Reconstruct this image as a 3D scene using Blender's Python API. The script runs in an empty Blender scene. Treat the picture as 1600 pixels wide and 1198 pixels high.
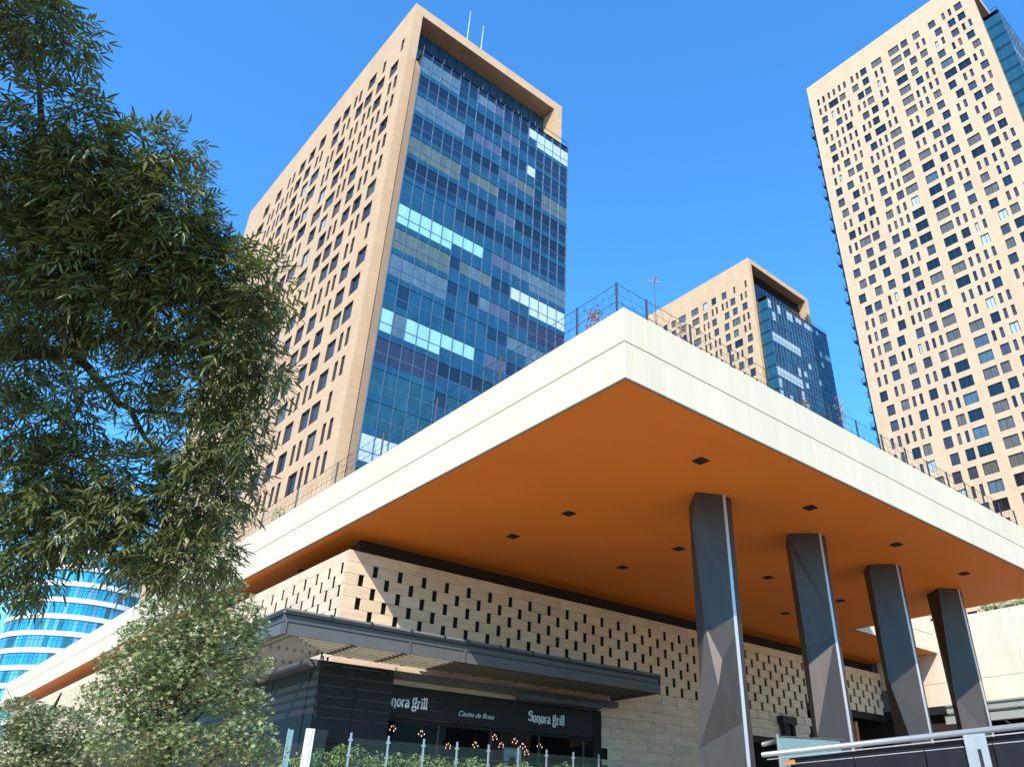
import bpy, math, random
import numpy as np
from mathutils import Vector, Matrix

# ------------------------------------------------------------------ camera, world, sun
S = bpy.context.scene
COL = S.collection
cd = bpy.data.cameras.new('camera'); cam = bpy.data.objects.new('camera', cd); COL.objects.link(cam)
R_ = Vector((0.738397, -0.674365, 0.000982)); F_ = Vector((0.579907, 0.635644, 0.509617))
_y, _p, _r = math.radians(47.61855), math.radians(30.64115), math.radians(0.06537)
f = Vector((math.cos(_p)*math.cos(_y), math.cos(_p)*math.sin(_y), math.sin(_p)))
r0 = Vector((math.sin(_y), -math.cos(_y), 0)); u0 = r0.cross(f)
r = math.cos(_r)*r0 + math.sin(_r)*u0; u = -math.sin(_r)*r0 + math.cos(_r)*u0
cam.matrix_world = Matrix(((r.x, u.x, -f.x, 0), (r.y, u.y, -f.y, 0), (r.z, u.z, -f.z, 0), (0, 0, 0, 1)))
cd.sensor_fit = 'HORIZONTAL'; cd.sensor_width = 36.0; cd.lens = 1227.19/1600*36.0
cd.shift_x = (800-918.045)/1600; cd.shift_y = (583.392-599)/1600
cd.clip_start = 0.1; cd.clip_end = 6000
S.camera = cam

SUN = Vector((1.0, 0.87, -1.05)).normalized()            # direction the sunlight travels
W = bpy.data.worlds.new('World'); S.world = W; W.use_nodes = True
nt = W.node_tree; bg = nt.nodes['Background']
sky = nt.nodes.new('ShaderNodeTexSky'); sky.sky_type = 'NISHITA'; sky.sun_disc = False
sky.sun_elevation = math.asin(-SUN.z); sky.sun_rotation = math.atan2(-SUN.x, -SUN.y)
sky.altitude = 0; sky.air_density = 1.5; sky.dust_density = 0.0; sky.ozone_density = 3.0
tint = nt.nodes.new('ShaderNodeMix'); tint.data_type = 'RGBA'; tint.blend_type = 'MULTIPLY'; tint.inputs[0].default_value = 1
tint.inputs[7].default_value = (0.46, 1.16, 1.78, 1); tint.clamp_result = False       # the deep clear blue of a high-altitude sky
nt.links.new(sky.outputs[0], tint.inputs[6]); nt.links.new(tint.outputs[2], bg.inputs[0])
bg.inputs[1].default_value = 0.14
ld = bpy.data.lights.new('sun', 'SUN'); ld.energy = 4.2; ld.angle = math.radians(0.53); ld.color = (1.0, 0.93, 0.82)
sun = bpy.data.objects.new('sun', ld); COL.objects.link(sun); sun.rotation_euler = SUN.to_track_quat('-Z', 'Y').to_euler()
vs = S.view_settings; vs.view_transform = 'Standard'; vs.look = 'None'; vs.exposure = 0.45; vs.gamma = 1; vs.use_curve_mapping = False

GZ = -1.7                                                # the ground; the camera is 1.7 m above it
rnd = random.Random(7)

# ------------------------------------------------------------------ materials
def mat(name, col, rough=0.7, metal=0.0, spec=0.5, vary=0.0, objvary=0.0, scale=3.0, bump=0.0, bscale=20.0, stretch=None, hue=None, trans=0.0, emit=None):
    m = bpy.data.materials.new(name); m.use_nodes = True
    t = m.node_tree; b = t.nodes['Principled BSDF']
    b.inputs['Base Color'].default_value = (*col, 1); b.inputs['Roughness'].default_value = rough
    b.inputs['Metallic'].default_value = metal; b.inputs['Specular IOR Level'].default_value = spec
    if emit: b.inputs['Emission Color'].default_value = (*emit[:3], 1); b.inputs['Emission Strength'].default_value = emit[3]
    co = t.nodes.new('ShaderNodeTexCoord'); src = co.outputs['Object']
    g = t.nodes.new('ShaderNodeNewGeometry')
    src = g.outputs['Position']
    if stretch:
        mp = t.nodes.new('ShaderNodeMapping'); mp.inputs['Scale'].default_value = stretch
        t.links.new(src, mp.inputs[0]); src = mp.outputs[0]
    last = None
    if vary or objvary:
        rgb = t.nodes.new('ShaderNodeRGB'); rgb.outputs[0].default_value = (*col, 1); last = rgb.outputs[0]
    if vary:
        n = t.nodes.new('ShaderNodeTexNoise'); n.inputs['Scale'].default_value = scale; n.inputs['Detail'].default_value = 6; n.inputs['Roughness'].default_value = 0.65
        t.links.new(src, n.inputs['Vector'])
        mr = t.nodes.new('ShaderNodeMapRange'); mr.inputs[1].default_value = 0.3; mr.inputs[2].default_value = 0.7; mr.inputs[3].default_value = 1-vary; mr.inputs[4].default_value = 1+vary
        t.links.new(n.outputs[0], mr.inputs[0])
        v = t.nodes.new('ShaderNodeHueSaturation'); t.links.new(mr.outputs[0], v.inputs['Value']); t.links.new(last, v.inputs['Color']); last = v.outputs[0]
    if objvary:
        oi = t.nodes.new('ShaderNodeObjectInfo')
        mr = t.nodes.new('ShaderNodeMapRange'); mr.inputs[3].default_value = 1-objvary; mr.inputs[4].default_value = 1+objvary
        t.links.new(oi.outputs['Random'], mr.inputs[0])
        v = t.nodes.new('ShaderNodeHueSaturation'); t.links.new(mr.outputs[0], v.inputs['Value'])
        if hue:
            ml = t.nodes.new('ShaderNodeMath'); ml.operation = 'MULTIPLY'; ml.inputs[1].default_value = 7.13
            fr = t.nodes.new('ShaderNodeMath'); fr.operation = 'FRACT'
            m2 = t.nodes.new('ShaderNodeMapRange'); m2.inputs[3].default_value = 0.5-hue; m2.inputs[4].default_value = 0.5+hue
            t.links.new(oi.outputs['Random'], ml.inputs[0]); t.links.new(ml.outputs[0], fr.inputs[0]); t.links.new(fr.outputs[0], m2.inputs[0]); t.links.new(m2.outputs[0], v.inputs['Hue'])
        t.links.new(last, v.inputs['Color']); last = v.outputs[0]
    if last: t.links.new(last, b.inputs['Base Color'])
    if bump:
        n = t.nodes.new('ShaderNodeTexNoise'); n.inputs['Scale'].default_value = bscale; n.inputs['Detail'].default_value = 5
        t.links.new(src, n.inputs['Vector'])
        bp = t.nodes.new('ShaderNodeBump'); bp.inputs['Strength'].default_value = bump; bp.inputs['Distance'].default_value = 0.05
        t.links.new(n.outputs[0], bp.inputs['Height']); t.links.new(bp.outputs[0], b.inputs['Normal'])
    return m

def leafmat(name, col, tr, vary=0.35):
    m = bpy.data.materials.new(name); m.use_nodes = True; t = m.node_tree
    b = t.nodes['Principled BSDF']; out = t.nodes['Material Output']
    g = t.nodes.new('ShaderNodeNewGeometry'); 
    mr = t.nodes.new('ShaderNodeMapRange'); mr.inputs[3].default_value = 1-vary; mr.inputs[4].default_value = 1+vary
    m2 = t.nodes.new('ShaderNodeMapRange'); m2.inputs[3].default_value = 0.475; m2.inputs[4].default_value = 0.515
    fr = t.nodes.new('ShaderNodeMath'); fr.operation = 'MULTIPLY'; fr.inputs[1].default_value = 13.7; ff = t.nodes.new('ShaderNodeMath'); ff.operation = 'FRACT'
    t.links.new(g.outputs['Random Per Island'], mr.inputs[0]); t.links.new(g.outputs['Random Per Island'], fr.inputs[0]); t.links.new(fr.outputs[0], ff.inputs[0]); t.links.new(ff.outputs[0], m2.inputs[0])
    v = t.nodes.new('ShaderNodeHueSaturation'); v.inputs['Color'].default_value = (*col, 1)
    t.links.new(mr.outputs[0], v.inputs['Value']); t.links.new(m2.outputs[0], v.inputs['Hue'])
    t.links.new(v.outputs[0], b.inputs['Base Color']); b.inputs['Roughness'].default_value = 0.36; b.inputs['Specular IOR Level'].default_value = 0.45
    tl = t.nodes.new('ShaderNodeBsdfTranslucent'); tl.inputs[0].default_value = (*tr, 1)
    mx = t.nodes.new('ShaderNodeMixShader'); mx.inputs[0].default_value = 0.22
    t.links.new(b.outputs[0], mx.inputs[1]); t.links.new(tl.outputs[0], mx.inputs[2]); t.links.new(mx.outputs[0], out.inputs[0])
    return m

def glassmat(name, col, alpha, rough=0.02, spec=0.7):
    m = bpy.data.materials.new(name); m.use_nodes = True; t = m.node_tree
    b = t.nodes['Principled BSDF']; b.inputs['Base Color'].default_value = (*col, 1); b.inputs['Roughness'].default_value = rough
    b.inputs['Alpha'].default_value = alpha; b.inputs['Specular IOR Level'].default_value = spec
    return m

def stonetower(name, col):
    """rendered stone cladding: faint panel joints at storey height, weak staining"""
    m = mat(name, col, 0.85, vary=0.07, scale=0.35, stretch=(1, 1, 0.25), bump=0.15, bscale=2.0)
    t = m.node_tree; b = t.nodes['Principled BSDF']
    g = t.nodes.new('ShaderNodeNewGeometry'); sp = t.nodes.new('ShaderNodeSeparateXYZ'); t.links.new(g.outputs['Position'], sp.inputs[0])
    ad = t.nodes.new('ShaderNodeMath'); ad.operation = 'ADD'; t.links.new(sp.outputs[0], ad.inputs[0]); t.links.new(sp.outputs[1], ad.inputs[1])
    cb = t.nodes.new('ShaderNodeCombineXYZ'); t.links.new(ad.outputs[0], cb.inputs[0]); t.links.new(sp.outputs[2], cb.inputs[1])
    br = t.nodes.new('ShaderNodeTexBrick'); br.offset = 0.5
    br.inputs['Scale'].default_value = 1; br.inputs['Brick Width'].default_value = 2.4; br.inputs['Row Height'].default_value = 1.217
    br.inputs['Mortar Size'].default_value = 0.03; br.inputs['Mortar Smooth'].default_value = 0.3
    br.inputs['Color1'].default_value = (1, 1, 1, 1); br.inputs['Color2'].default_value = (0.955, 0.95, 0.94, 1); br.inputs['Mortar'].default_value = (0.80, 0.77, 0.74, 1)
    t.links.new(cb.outputs[0], br.inputs['Vector'])
    mx = t.nodes.new('ShaderNodeMix'); mx.data_type = 'RGBA'; mx.blend_type = 'MULTIPLY'; mx.inputs[0].default_value = 1
    src = b.inputs['Base Color'].links[0].from_socket
    t.links.new(src, mx.inputs[6]); t.links.new(br.outputs[0], mx.inputs[7]); t.links.new(mx.outputs[2], b.inputs['Base Color'])
    return m

M = dict(
 cream=mat('cream_concrete', (0.71, 0.585, 0.415), 0.8, vary=0.05, scale=0.9, objvary=0.025, bump=0.1, bscale=6, stretch=(2.2, 2.2, 0.22)),
 wallcream=mat('stained_cream_wall', (0.72, 0.61, 0.45), 0.85, vary=0.15, scale=0.5, objvary=0.03, bump=0.15, bscale=5, stretch=(1, 1, 0.3)),
 joint=mat('dark_joint', (0.16, 0.15, 0.13), 0.8),
 orange=mat('orange_plaster', (0.84, 0.225, 0.022), 0.62, vary=0.05, scale=0.22, bump=0.04, bscale=3, spec=0.3),
 tower1=stonetower('peach_stone', (0.63, 0.405, 0.235)),
 tower2=stonetower('pale_peach_stone', (0.70, 0.485, 0.305)),
 tower3=stonetower('warm_peach_stone', (0.65, 0.43, 0.255)),
 brown=mat('brown_render', (0.28, 0.16, 0.09), 0.8, vary=0.2, scale=0.8),
 block=mat('travertine_block', (0.76, 0.565, 0.375), 0.8, vary=0.14, scale=1.2, objvary=0.08, hue=0.008, bump=0.35, bscale=9, stretch=(1, 1, 5)),
 slot_shade=mat('shadow_backing', (0.025, 0.02, 0.016), 0.9),  # near-black sheets behind the slots stand in for their shade
 black=mat('black_panel', (0.024, 0.023, 0.023), 0.55, vary=0.1, scale=2, spec=0.2),
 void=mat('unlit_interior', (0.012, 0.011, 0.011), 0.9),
 column=mat('bronze_metal_cladding', (0.090, 0.073, 0.064), 0.46, metal=0.45, spec=0.1, vary=0.06, scale=3, bump=0.03, bscale=3, stretch=(1, 1, 0.2)),
 steel=mat('brushed_steel', (0.42, 0.42, 0.42), 0.35, metal=0.45, vary=0.05, scale=3),
 strip=mat('pale_metal_strip', (0.62, 0.63, 0.64), 0.3, metal=0.3),
 greymetal=mat('grey_painted_steel', (0.115, 0.115, 0.112), 0.5, vary=0.10, scale=2.5, spec=0.25, bump=0.05, bscale=8),
 slat=mat('weathered_slat', (0.20, 0.185, 0.135), 0.7, vary=0.12, scale=4, objvary=0.08),
 darkmetal=mat('dark_iron', (0.03, 0.03, 0.032), 0.5),
 frame=mat('frame_and_reveal_shade', (0.060, 0.048, 0.042), 0.6),
 white=mat('white_paint', (0.75, 0.75, 0.74), 0.6, vary=0.04),
 letter=mat('white_lettering', (0.8, 0.8, 0.8), 0.5),
 orangepaint=mat('orange_paint', (0.75, 0.25, 0.09), 0.6, vary=0.1, scale=8),
 paving=mat('plaza_paving', (0.40, 0.32, 0.23), 0.85, vary=0.12, scale=0.6, bump=0.1),
 asphalt=mat('asphalt', (0.05, 0.05, 0.052), 0.9, vary=0.2, scale=4, bump=0.2),
 bark=mat('bark', (0.055, 0.042, 0.032), 0.9, vary=0.3, scale=12, bump=0.6, bscale=25, stretch=(1, 1, 0.3)),
 planter=mat('planter_timber', (0.16, 0.11, 0.075), 0.8, vary=0.3, scale=3, stretch=(0.5, 0.5, 4)),
 stalk=mat('dry_stalk', (0.38, 0.26, 0.19), 0.8, vary=0.2, scale=10),
 leafA=leafmat('ash_leaf', (0.125, 0.140, 0.045), (0.20, 0.24, 0.03), 0.6),
 leafB=leafmat('sweetgum_leaf', (0.29, 0.33, 0.14), (0.16, 0.20, 0.05), 0.38),
 leafR=leafmat('reddish_leaf', (0.26, 0.12, 0.045), (0.22, 0.10, 0.02), 0.3),
 leafP=leafmat('planter_leaf', (0.24, 0.33, 0.11), (0.14, 0.24, 0.05), 0.35),
 leafC=leafmat('olive_leaf', (0.29, 0.32, 0.15), (0.16, 0.2, 0.06), 0.35),
 # glass of the towers: each pane's own tint or what hangs behind it
 g_dark=mat('dark_glass', (0.006, 0.010, 0.018), 0.06, spec=0.9, objvary=0.12, vary=0.28, scale=0.9, stretch=(1.5, 1.5, 0.35)),
 g_navy=mat('navy_glass', (0.008, 0.022, 0.05), 0.07, spec=0.9, objvary=0.15, vary=0.28, scale=0.9, stretch=(1.5, 1.5, 0.35)),
 g_blue=mat('blue_glass', (0.012, 0.065, 0.125), 0.07, spec=0.9, objvary=0.10, vary=0.28, scale=0.9, stretch=(1.5, 1.5, 0.35)),
 g_teal=mat('teal_glass', (0.015, 0.075, 0.105), 0.07, spec=0.9, objvary=0.10, vary=0.28, scale=0.9, stretch=(1.5, 1.5, 0.35)),
 g_grey=mat('grey_blind_glass', (0.085, 0.14, 0.18), 0.10, spec=0.9, objvary=0.12, vary=0.28, scale=0.9, stretch=(1.5, 1.5, 0.35)),
 g_olive=mat('olive_blind_glass', (0.10, 0.125, 0.105), 0.10, spec=0.9, objvary=0.12, vary=0.28, scale=0.9, stretch=(1.5, 1.5, 0.35)),
 g_cyan=mat('pale_blind_glass', (0.30, 0.56, 0.58), 0.10, spec=0.9, objvary=0.07, vary=0.10, scale=0.9, stretch=(2.5, 2.5, 0.3)),
 g_white=mat('white_blind_glass', (0.50, 0.58, 0.58), 0.10, spec=0.9, objvary=0.06, vary=0.10, scale=0.9, stretch=(2.5, 2.5, 0.3)),
 w_slate=mat('slate_window_glass', (0.050, 0.058, 0.082), 0.12, spec=0.8, objvary=0.3),
 g_purple=mat('purple_glass', (0.030, 0.028, 0.055), 0.07, spec=0.9, objvary=0.1, vary=0.28, scale=0.9, stretch=(1.5, 1.5, 0.35)),
 g_mauve=mat('mauve_glass', (0.075, 0.09, 0.15), 0.10, spec=0.9, objvary=0.1, vary=0.28, scale=0.9, stretch=(1.5, 1.5, 0.35)),
 g_curtain=mat('grey_curtain_glass', (0.135, 0.125, 0.105), 0.12, spec=0.8, objvary=0.15, vary=0.28, scale=0.9, stretch=(1.5, 1.5, 0.35)),
 mullion=mat('pale_mullion', (0.085, 0.16, 0.26), 0.4, metal=0.2),
 bayside=glassmat('clear_balcony_glass', (0.10, 0.14, 0.18), 0.25),
 c_cyan=mat('cyan_glass', (0.02, 0.28, 0.46), 0.08, spec=0.9, objvary=0.25),
 c_teal=mat('deep_teal_glass', (0.012, 0.12, 0.18), 0.08, spec=0.9, objvary=0.25),
 c_pale=mat('pale_blue_glass', (0.10, 0.36, 0.60), 0.08, spec=0.9, objvary=0.15),
 bal=glassmat('balustrade_glass', (0.10, 0.16, 0.14), 0.07, spec=0.25),
 tealglass=glassmat('teal_stair_glass', (0.30, 0.48, 0.50), 0.6),
 smoke=mat('smoked_panel', (0.022, 0.019, 0.022), 0.35, vary=0.3, scale=1.2, spec=0.2),
 bulb=mat('lit_bulb', (1, 0.6, 0.4), 0.4, emit=(1.0, 0.50, 0.36, 1.6)),
 photo=mat('printed_photo', (0.30, 0.36, 0.38), 0.5, vary=0.5, scale=2.2),
)

# ------------------------------------------------------------------ mesh helpers
class MB:
    def __init__(s): s.v = []; s.f = []; s.m = []
    def quad(s, a, b, c, d, mi=0):
        n = len(s.v); s.v += [a, b, c, d]; s.f.append((n, n+1, n+2, n+3)); s.m.append(mi)
    def tri(s, a, b, c, mi=0):
        n = len(s.v); s.v += [a, b, c]; s.f.append((n, n+1, n+2)); s.m.append(mi)
    def box(s, x0, x1, y0, y1, z0, z1, mi=0):
        n = len(s.v)
        s.v += [(x0,y0,z0),(x1,y0,z0),(x1,y1,z0),(x0,y1,z0),(x0,y0,z1),(x1,y0,z1),(x1,y1,z1),(x0,y1,z1)]
        for q in ((0,3,2,1),(4,5,6,7),(0,1,5,4),(1,2,6,5),(2,3,7,6),(3,0,4,7)):
            s.f.append(tuple(n+i for i in q)); s.m.append(mi)
    def bevbox(s, x0, x1, y0, y1, z0, z1, b, mi=0):
        """box with chamfered edges on the two big visible sides (24 faces or so)"""
        n = len(s.v); L = []
        for ix, X in enumerate((x0, x1)):
            for iy, Y in enumerate((y0, y1)):
                for iz, Z in enumerate((z0, z1)):
                    sx, sy, sz = (1, -1)[ix], (1, -1)[iy], (1, -1)[iz]
                    L += [(X, Y+sy*b, Z+sz*b), (X+sx*b, Y, Z+sz*b), (X+sx*b, Y+sy*b, Z)]
        s.v += L
        def c(ix, iy, iz, k): return n+3*(ix*4+iy*2+iz)+k
        F = []
        for i in (0, 1):
            F.append([c(i,0,0,0), c(i,1,0,0), c(i,1,1,0), c(i,0,1,0)]); F.append([c(0,i,0,1), c(1,i,0,1), c(1,i,1,1), c(0,i,1,1)]); F.append([c(0,0,i,2), c(1,0,i,2), c(1,1,i,2), c(0,1,i,2)])
        for i in (0, 1):
            for j in (0, 1):
                F.append([c(i,j,0,0), c(i,j,1,0), c(i,j,1,1), c(i,j,0,1)])
                F.append([c(i,0,j,0), c(i,1,j,0), c(i,1,j,2), c(i,0,j,2)])
                F.append([c(0,i,j,1), c(1,i,j,1), c(1,i,j,2), c(0,i,j,2)])
                for k in (0, 1): F.append([c(i,j,k,0), c(i,j,k,1), c(i,j,k,2)])
        for q in F: s.f.append(tuple(q)); s.m.append(mi)
    def tube(s, pts, rad, seg=8, mi=0, cap=True):
        if not hasattr(rad, '__len__'): rad = [rad]*len(pts)
        pts = [Vector(p) for p in pts]; n0 = len(s.v)
        up = None
        for i, p in enumerate(pts):
            d = (pts[min(i+1, len(pts)-1)]-pts[max(i-1, 0)]).normalized()
            if up is None: up = Vector((0, 0, 1)) if abs(d.z) < 0.9 else Vector((1, 0, 0))
            a = d.cross(up)
            if a.length < 1e-4: a = d.cross(Vector((0, 1, 0)))
            a.normalize(); b = d.cross(a).normalized(); up = -b if False else up
            for k in range(seg):
                t = 2*math.pi*k/seg; q = p + rad[i]*(math.cos(t)*a+math.sin(t)*b); s.v.append(tuple(q))
        for i in range(len(pts)-1):
            for k in range(seg):
                k2 = (k+1) % seg
                s.f.append((n0+i*seg+k, n0+i*seg+k2, n0+(i+1)*seg+k2, n0+(i+1)*seg+k)); s.m.append(mi)
        if cap:
            s.f.append(tuple(n0+k for k in range(seg))); s.m.append(mi)
            s.f.append(tuple(n0+(len(pts)-1)*seg+k for k in range(seg-1, -1, -1))); s.m.append(mi)
    def mesh(s, name, mats, smooth=False, fix=True):
        me = bpy.data.meshes.new(name); me.from_pydata([tuple(v) for v in s.v], [], s.f)
        for m in (mats if isinstance(mats, (list, tuple)) else [mats]): me.materials.append(m)
        me.polygons.foreach_set('material_index', s.m)
        if smooth: me.polygons.foreach_set('use_smooth', [True]*len(s.f))
        me.update()
        return me
def recalc(me):
    import bmesh
    b = bmesh.new(); b.from_mesh(me); bmesh.ops.recalc_face_normals(b, faces=b.faces); b.to_mesh(me); b.free()

def link(name, me, parent=None, loc=None, scale=None):
    o = bpy.data.objects.new(name, me); COL.objects.link(o)
    if parent is not None: o.parent = parent
    if loc is not None: o.location = loc
    if scale is not None: o.scale = scale
    return o
def obj(name, mb, mats, parent=None, smooth=False, stuff=False, fix=False):
    me = mb.mesh(name, mats, smooth)
    if fix: recalc(me)
    o = link(name, me, parent)
    if stuff: o['kind'] = 'stuff'
    return o
def thing(name, label, cat, loc=(0, 0, 0), group=None):
    o = bpy.data.objects.new(name, None); COL.objects.link(o); o.location = loc; o.empty_display_size = 0.2
    o['label'] = label; o['category'] = cat
    if group: o['group'] = group
    return o
def tag(o, label, cat, group=None):
    o['label'] = label; o['category'] = cat
    if group: o['group'] = group
    return o
def struct(name, mb, mats): 
    o = obj(name, mb, mats); o['kind'] = 'structure'; return o
def copy_tree(o, loc=None, label=None):
    r = o.copy(); COL.objects.link(r)
    if loc is not None: r.location = loc
    if label: r['label'] = label
    for ch in list(o.children):
        c = ch.copy(); COL.objects.link(c); c.parent = r
        for g in list(ch.children):
            d = g.copy(); COL.objects.link(d); d.parent = c
    return r

# ------------------------------------------------------------------ ground
b = MB(); b.quad((-3000,-3000,GZ), (3000,-3000,GZ), (3000,3000,GZ), (-3000,3000,GZ)); struct('ground', b, M['paving'])
b = MB(); b.quad((-120,-9,GZ+.004), (160,-9,GZ+.004), (160,-22,GZ+.004), (-120,-22,GZ+.004)); struct('road', b, M['asphalt'])
b = MB(); b.box(8.2, 62, 20.6, 60, GZ, 1.3); struct('terrace', b, M['paving'])

# ------------------------------------------------------------------ facade data of the three stone towers
NX = 0.30       # how deep the windows sit in the wall
def stone_tower(label, x0, y0, ztop, wx, dy, ms, bays, row0, rows, depth, bayd, bayz, bayx, pick, seed, nearpanes, farbays=False, topwin=None, recess=2.6, fins=False, labelgroup=None):
    rg = random.Random(seed)
    T = thing('apartment_tower', label, 'tower', (x0, y0, GZ), 'stone apartment towers')
    def L(x, y, z): return (x-x0, y-y0, z-GZ)
    # openings, row by row:  list of (ycentre, type)
    wt = {'N': 0.78, 'M': 2.15, 'W': 2.9} if nearpanes else {'N': 0.68, 'M': 1.7, 'W': 2.75}; HH = 1.20
    spec = []
    for k in range(rows):
        zc = row0-3.65*k; row = []
        if k == 0 and topwin: row = [(y0+a, t) for a, t in topwin]
        else:
            for bi, (yo, ws) in enumerate(bays):
                t = rg.choices(['M', 'P', 'W', 'N', '-'], ws)[0]; j = rg.choice([-0.45, 0, 0.45])
                if t == 'P': row += [(y0+yo-0.78, 'N'), (y0+yo+0.78, 'N')]
                elif t == 'W': row.append((y0+yo, 'W'))
                elif t == 'M': row.append((y0+yo+j, 'M'))
                elif t == 'N': row.append((y0+yo+j*1.6, 'N'))
        row.sort(); spec.append((zc, row))
    # the side wall with real openings
    w = MB(); y1 = y0+dy; zt = ztop
    def q(ya, yb, za, zb): w.quad(L(x0, ya, za), L(x0, ya, zb), L(x0, yb, zb), L(x0, yb, za))
    for zc, row in spec:
        q(y0, y1, zc+HH, zt); ya = y0
        for yc, t in row:
            h = wt[t]/2; q(ya, yc-h, zc-HH, zc+HH); ya = yc+h
            A, B = yc-h, yc+h; X0, X1 = x0, x0+NX
            w.quad(L(X0,A,zc+HH), L(X1,A,zc+HH), L(X1,B,zc+HH), L(X0,B,zc+HH), 1); w.quad(L(X0,A,zc-HH), L(X0,B,zc-HH), L(X1,B,zc-HH), L(X1,A,zc-HH), 1)  # reveals take the dark frame colour to stand in for shade
            w.quad(L(X0,A,zc-HH), L(X1,A,zc-HH), L(X1,A,zc+HH), L(X0,A,zc+HH), 1); w.quad(L(X0,B,zc-HH), L(X0,B,zc+HH), L(X1,B,zc+HH), L(X1,B,zc-HH), 1)
        q(ya, y1, zc-HH, zc+HH); zt = zc-HH
    q(y0, y1, GZ, zt)
    # the wall slab's front and inner edges, far ends, roof
    th = 1.25
    w.quad(L(x0,y0,GZ), L(x0+th,y0,GZ), L(x0+th,y0,ztop), L(x0,y0,ztop))
    w.quad(L(x0+th,y0,GZ), L(x0+th,y0+recess+.3,GZ), L(x0+th,y0+recess+.3,ztop-1.7), L(x0+th,y0,ztop-1.7))
    w.quad(L(x0,y1,GZ), L(x0,y1,ztop), L(x0+wx,y1,ztop), L(x0+wx,y1,GZ)); w.quad(L(x0+wx,y0,GZ), L(x0+wx,y1,GZ), L(x0+wx,y1,ztop), L(x0+wx,y0,ztop))
    obj('wall', w, [ms, M['frame']], T)
    w = MB(); w.quad(L(x0,y0,ztop), L(x0+wx,y0,ztop), L(x0+wx,y1,ztop), L(x0,y1,ztop)); obj('roof', w, ms, T)
    w = MB()
    w.quad(L(x0+th,y0,ztop-1.7), L(x0+wx-1.6,y0,ztop-1.7), L(x0+wx-1.6,y0,ztop), L(x0+th,y0,ztop))
    w.quad(L(x0+wx-1.6,y0,GZ), L(x0+wx,y0,GZ), L(x0+wx,y0,ztop), L(x0+wx-1.6,y0,ztop))
    w.quad(L(x0+wx-1.6,y0,bayz-4), L(x0+wx-1.6,y0,ztop-1.7), L(x0+wx-1.6,y0+recess+.3,ztop-1.7), L(x0+wx-1.6,y0+recess+.3,bayz-4))
    obj('portal_frame', w, ms, T)
    w = MB(); w.quad(L(x0+th,y0,ztop-1.7), L(x0+th,y0+recess+.3,ztop-1.7), L(x0+wx-1.6,y0+recess+.3,ztop-1.7), L(x0+wx-1.6,y0,ztop-1.7)); obj('portal_soffit', w, M['brown'], T)
    # windows: the largest as parts, the others joined
    wins = []
    for k, (zc, row) in enumerate(spec):
        for yc, t in row:
            d = math.dist((x0, yc, zc), (0, 0, 0)); wins.append((d, yc, zc, t))
    wins.sort(); protos = {}
    def pane_mat(t):
        x = rg.random()
        if t == 'W': return 'g_curtain' if x < .62 else ('g_dark' if x < .9 else 'g_grey')
        return 'g_white' if x < .035 else ('g_curtain' if x < .18 else ('w_slate' if x < .72 else ('g_navy' if x < .86 else 'g_dark')))
    def frame_geo(m, t, ox=0, oy=0, oz=0, mi=0):
        h = wt[t]/2; e = 0.07
        m.box(ox, ox+.1, oy-h, oy+h, oz-HH, oz-HH+e, mi); m.box(ox, ox+.1, oy-h, oy+h, oz+HH-e, oz+HH, mi)
        m.box(ox+.002, ox+.098, oy-h, oy-h+e, oz-HH+e, oz+HH-e, mi); m.box(ox+.002, ox+.098, oy+h-e, oy+h, oz-HH+e, oz+HH-e, mi)
        if t != 'N': m.box(ox+.01, ox+.09, oy-.035, oy+.035, oz-HH+e, oz+HH-e, mi)
    MATN = ['w_slate', 'g_white', 'g_curtain', 'g_navy', 'g_dark', 'g_grey']
    rest = MB(); restm = [M['frame']]+[M[n] for n in MATN]
    for i, (d, yc, zc, t) in enumerate(wins):
        pm = pane_mat(t); h = wt[t]/2
        if i < 300:
            if nearpanes:
                if t not in protos:
                    m = MB(); frame_geo(m, t); protos[t] = m.mesh('window', M['frame'])
                fo = link('window', protos[t], T, L(x0+NX-.1, yc, zc))
                key = (t, pm)
                if key not in protos:
                    m = MB(); m.quad((.05,-h+.06,-HH+.06), (.05,-h+.06,HH-.06), (.05,h-.06,HH-.06), (.05,h-.06,-HH+.06)); protos[key] = m.mesh('pane', M[pm])
                link('pane', protos[key], fo)
            else:
                key = (t, pm)
                if key not in protos:
                    m = MB(); frame_geo(m, t); m.quad((.05,-h+.05,-HH+.05), (.05,-h+.05,HH-.05), (.05,h-.05,HH-.05), (.05,h-.05,-HH+.05), 1); protos[key] = m.mesh('window', [M['frame'], M[pm]])
                link('window', protos[key], T, L(x0+NX-.1, yc, zc))
        else:
            X, Y, Z = L(x0+NX-.1, yc, zc); frame_geo(rest, t, X, Y, Z); rest.quad((X+.05,Y-h,Z-HH), (X+.05,Y-h,Z+HH), (X+.05,Y+h,Z+HH), (X+.05,Y+h,Z-HH), 1+MATN.index(pm))
    if rest.f: obj('small_windows', rest, restm, T, stuff=True)
    # glazed front: recessed top storeys and the projecting bay
    cw = (bayx[1]-bayx[0])/round((bayx[1]-bayx[0])/1.48); nc = round((bayx[1]-bayx[0])/cw)
    yb = y0-bayd; nf = int((bayz-24)/3.65)+1; zf0 = bayz-1.2
    panes = []
    MAT2 = ['g_dark','g_navy','g_blue','g_teal','g_grey','g_olive','g_cyan','g_white','g_purple','g_mauve']
    for k in range(nf):
        zt = zf0-3.65*k
        for c in range(nc):
            up, lo, sp = pick(k, c, nc, rg)
            xa = bayx[0]+c*cw+.03; xb = xa+cw-.06
            panes.append((xa, xb, zt-1.72, zt, up, 0)); panes.append((xa, xb, zt-2.78, zt-1.80, lo, 0.0)); panes.append((xa, xb, zt-3.62, zt-2.82, sp, -.05))
    panes.sort(key=lambda p: math.dist((p[0], yb, p[2]), (0, 0, 0)))
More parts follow.
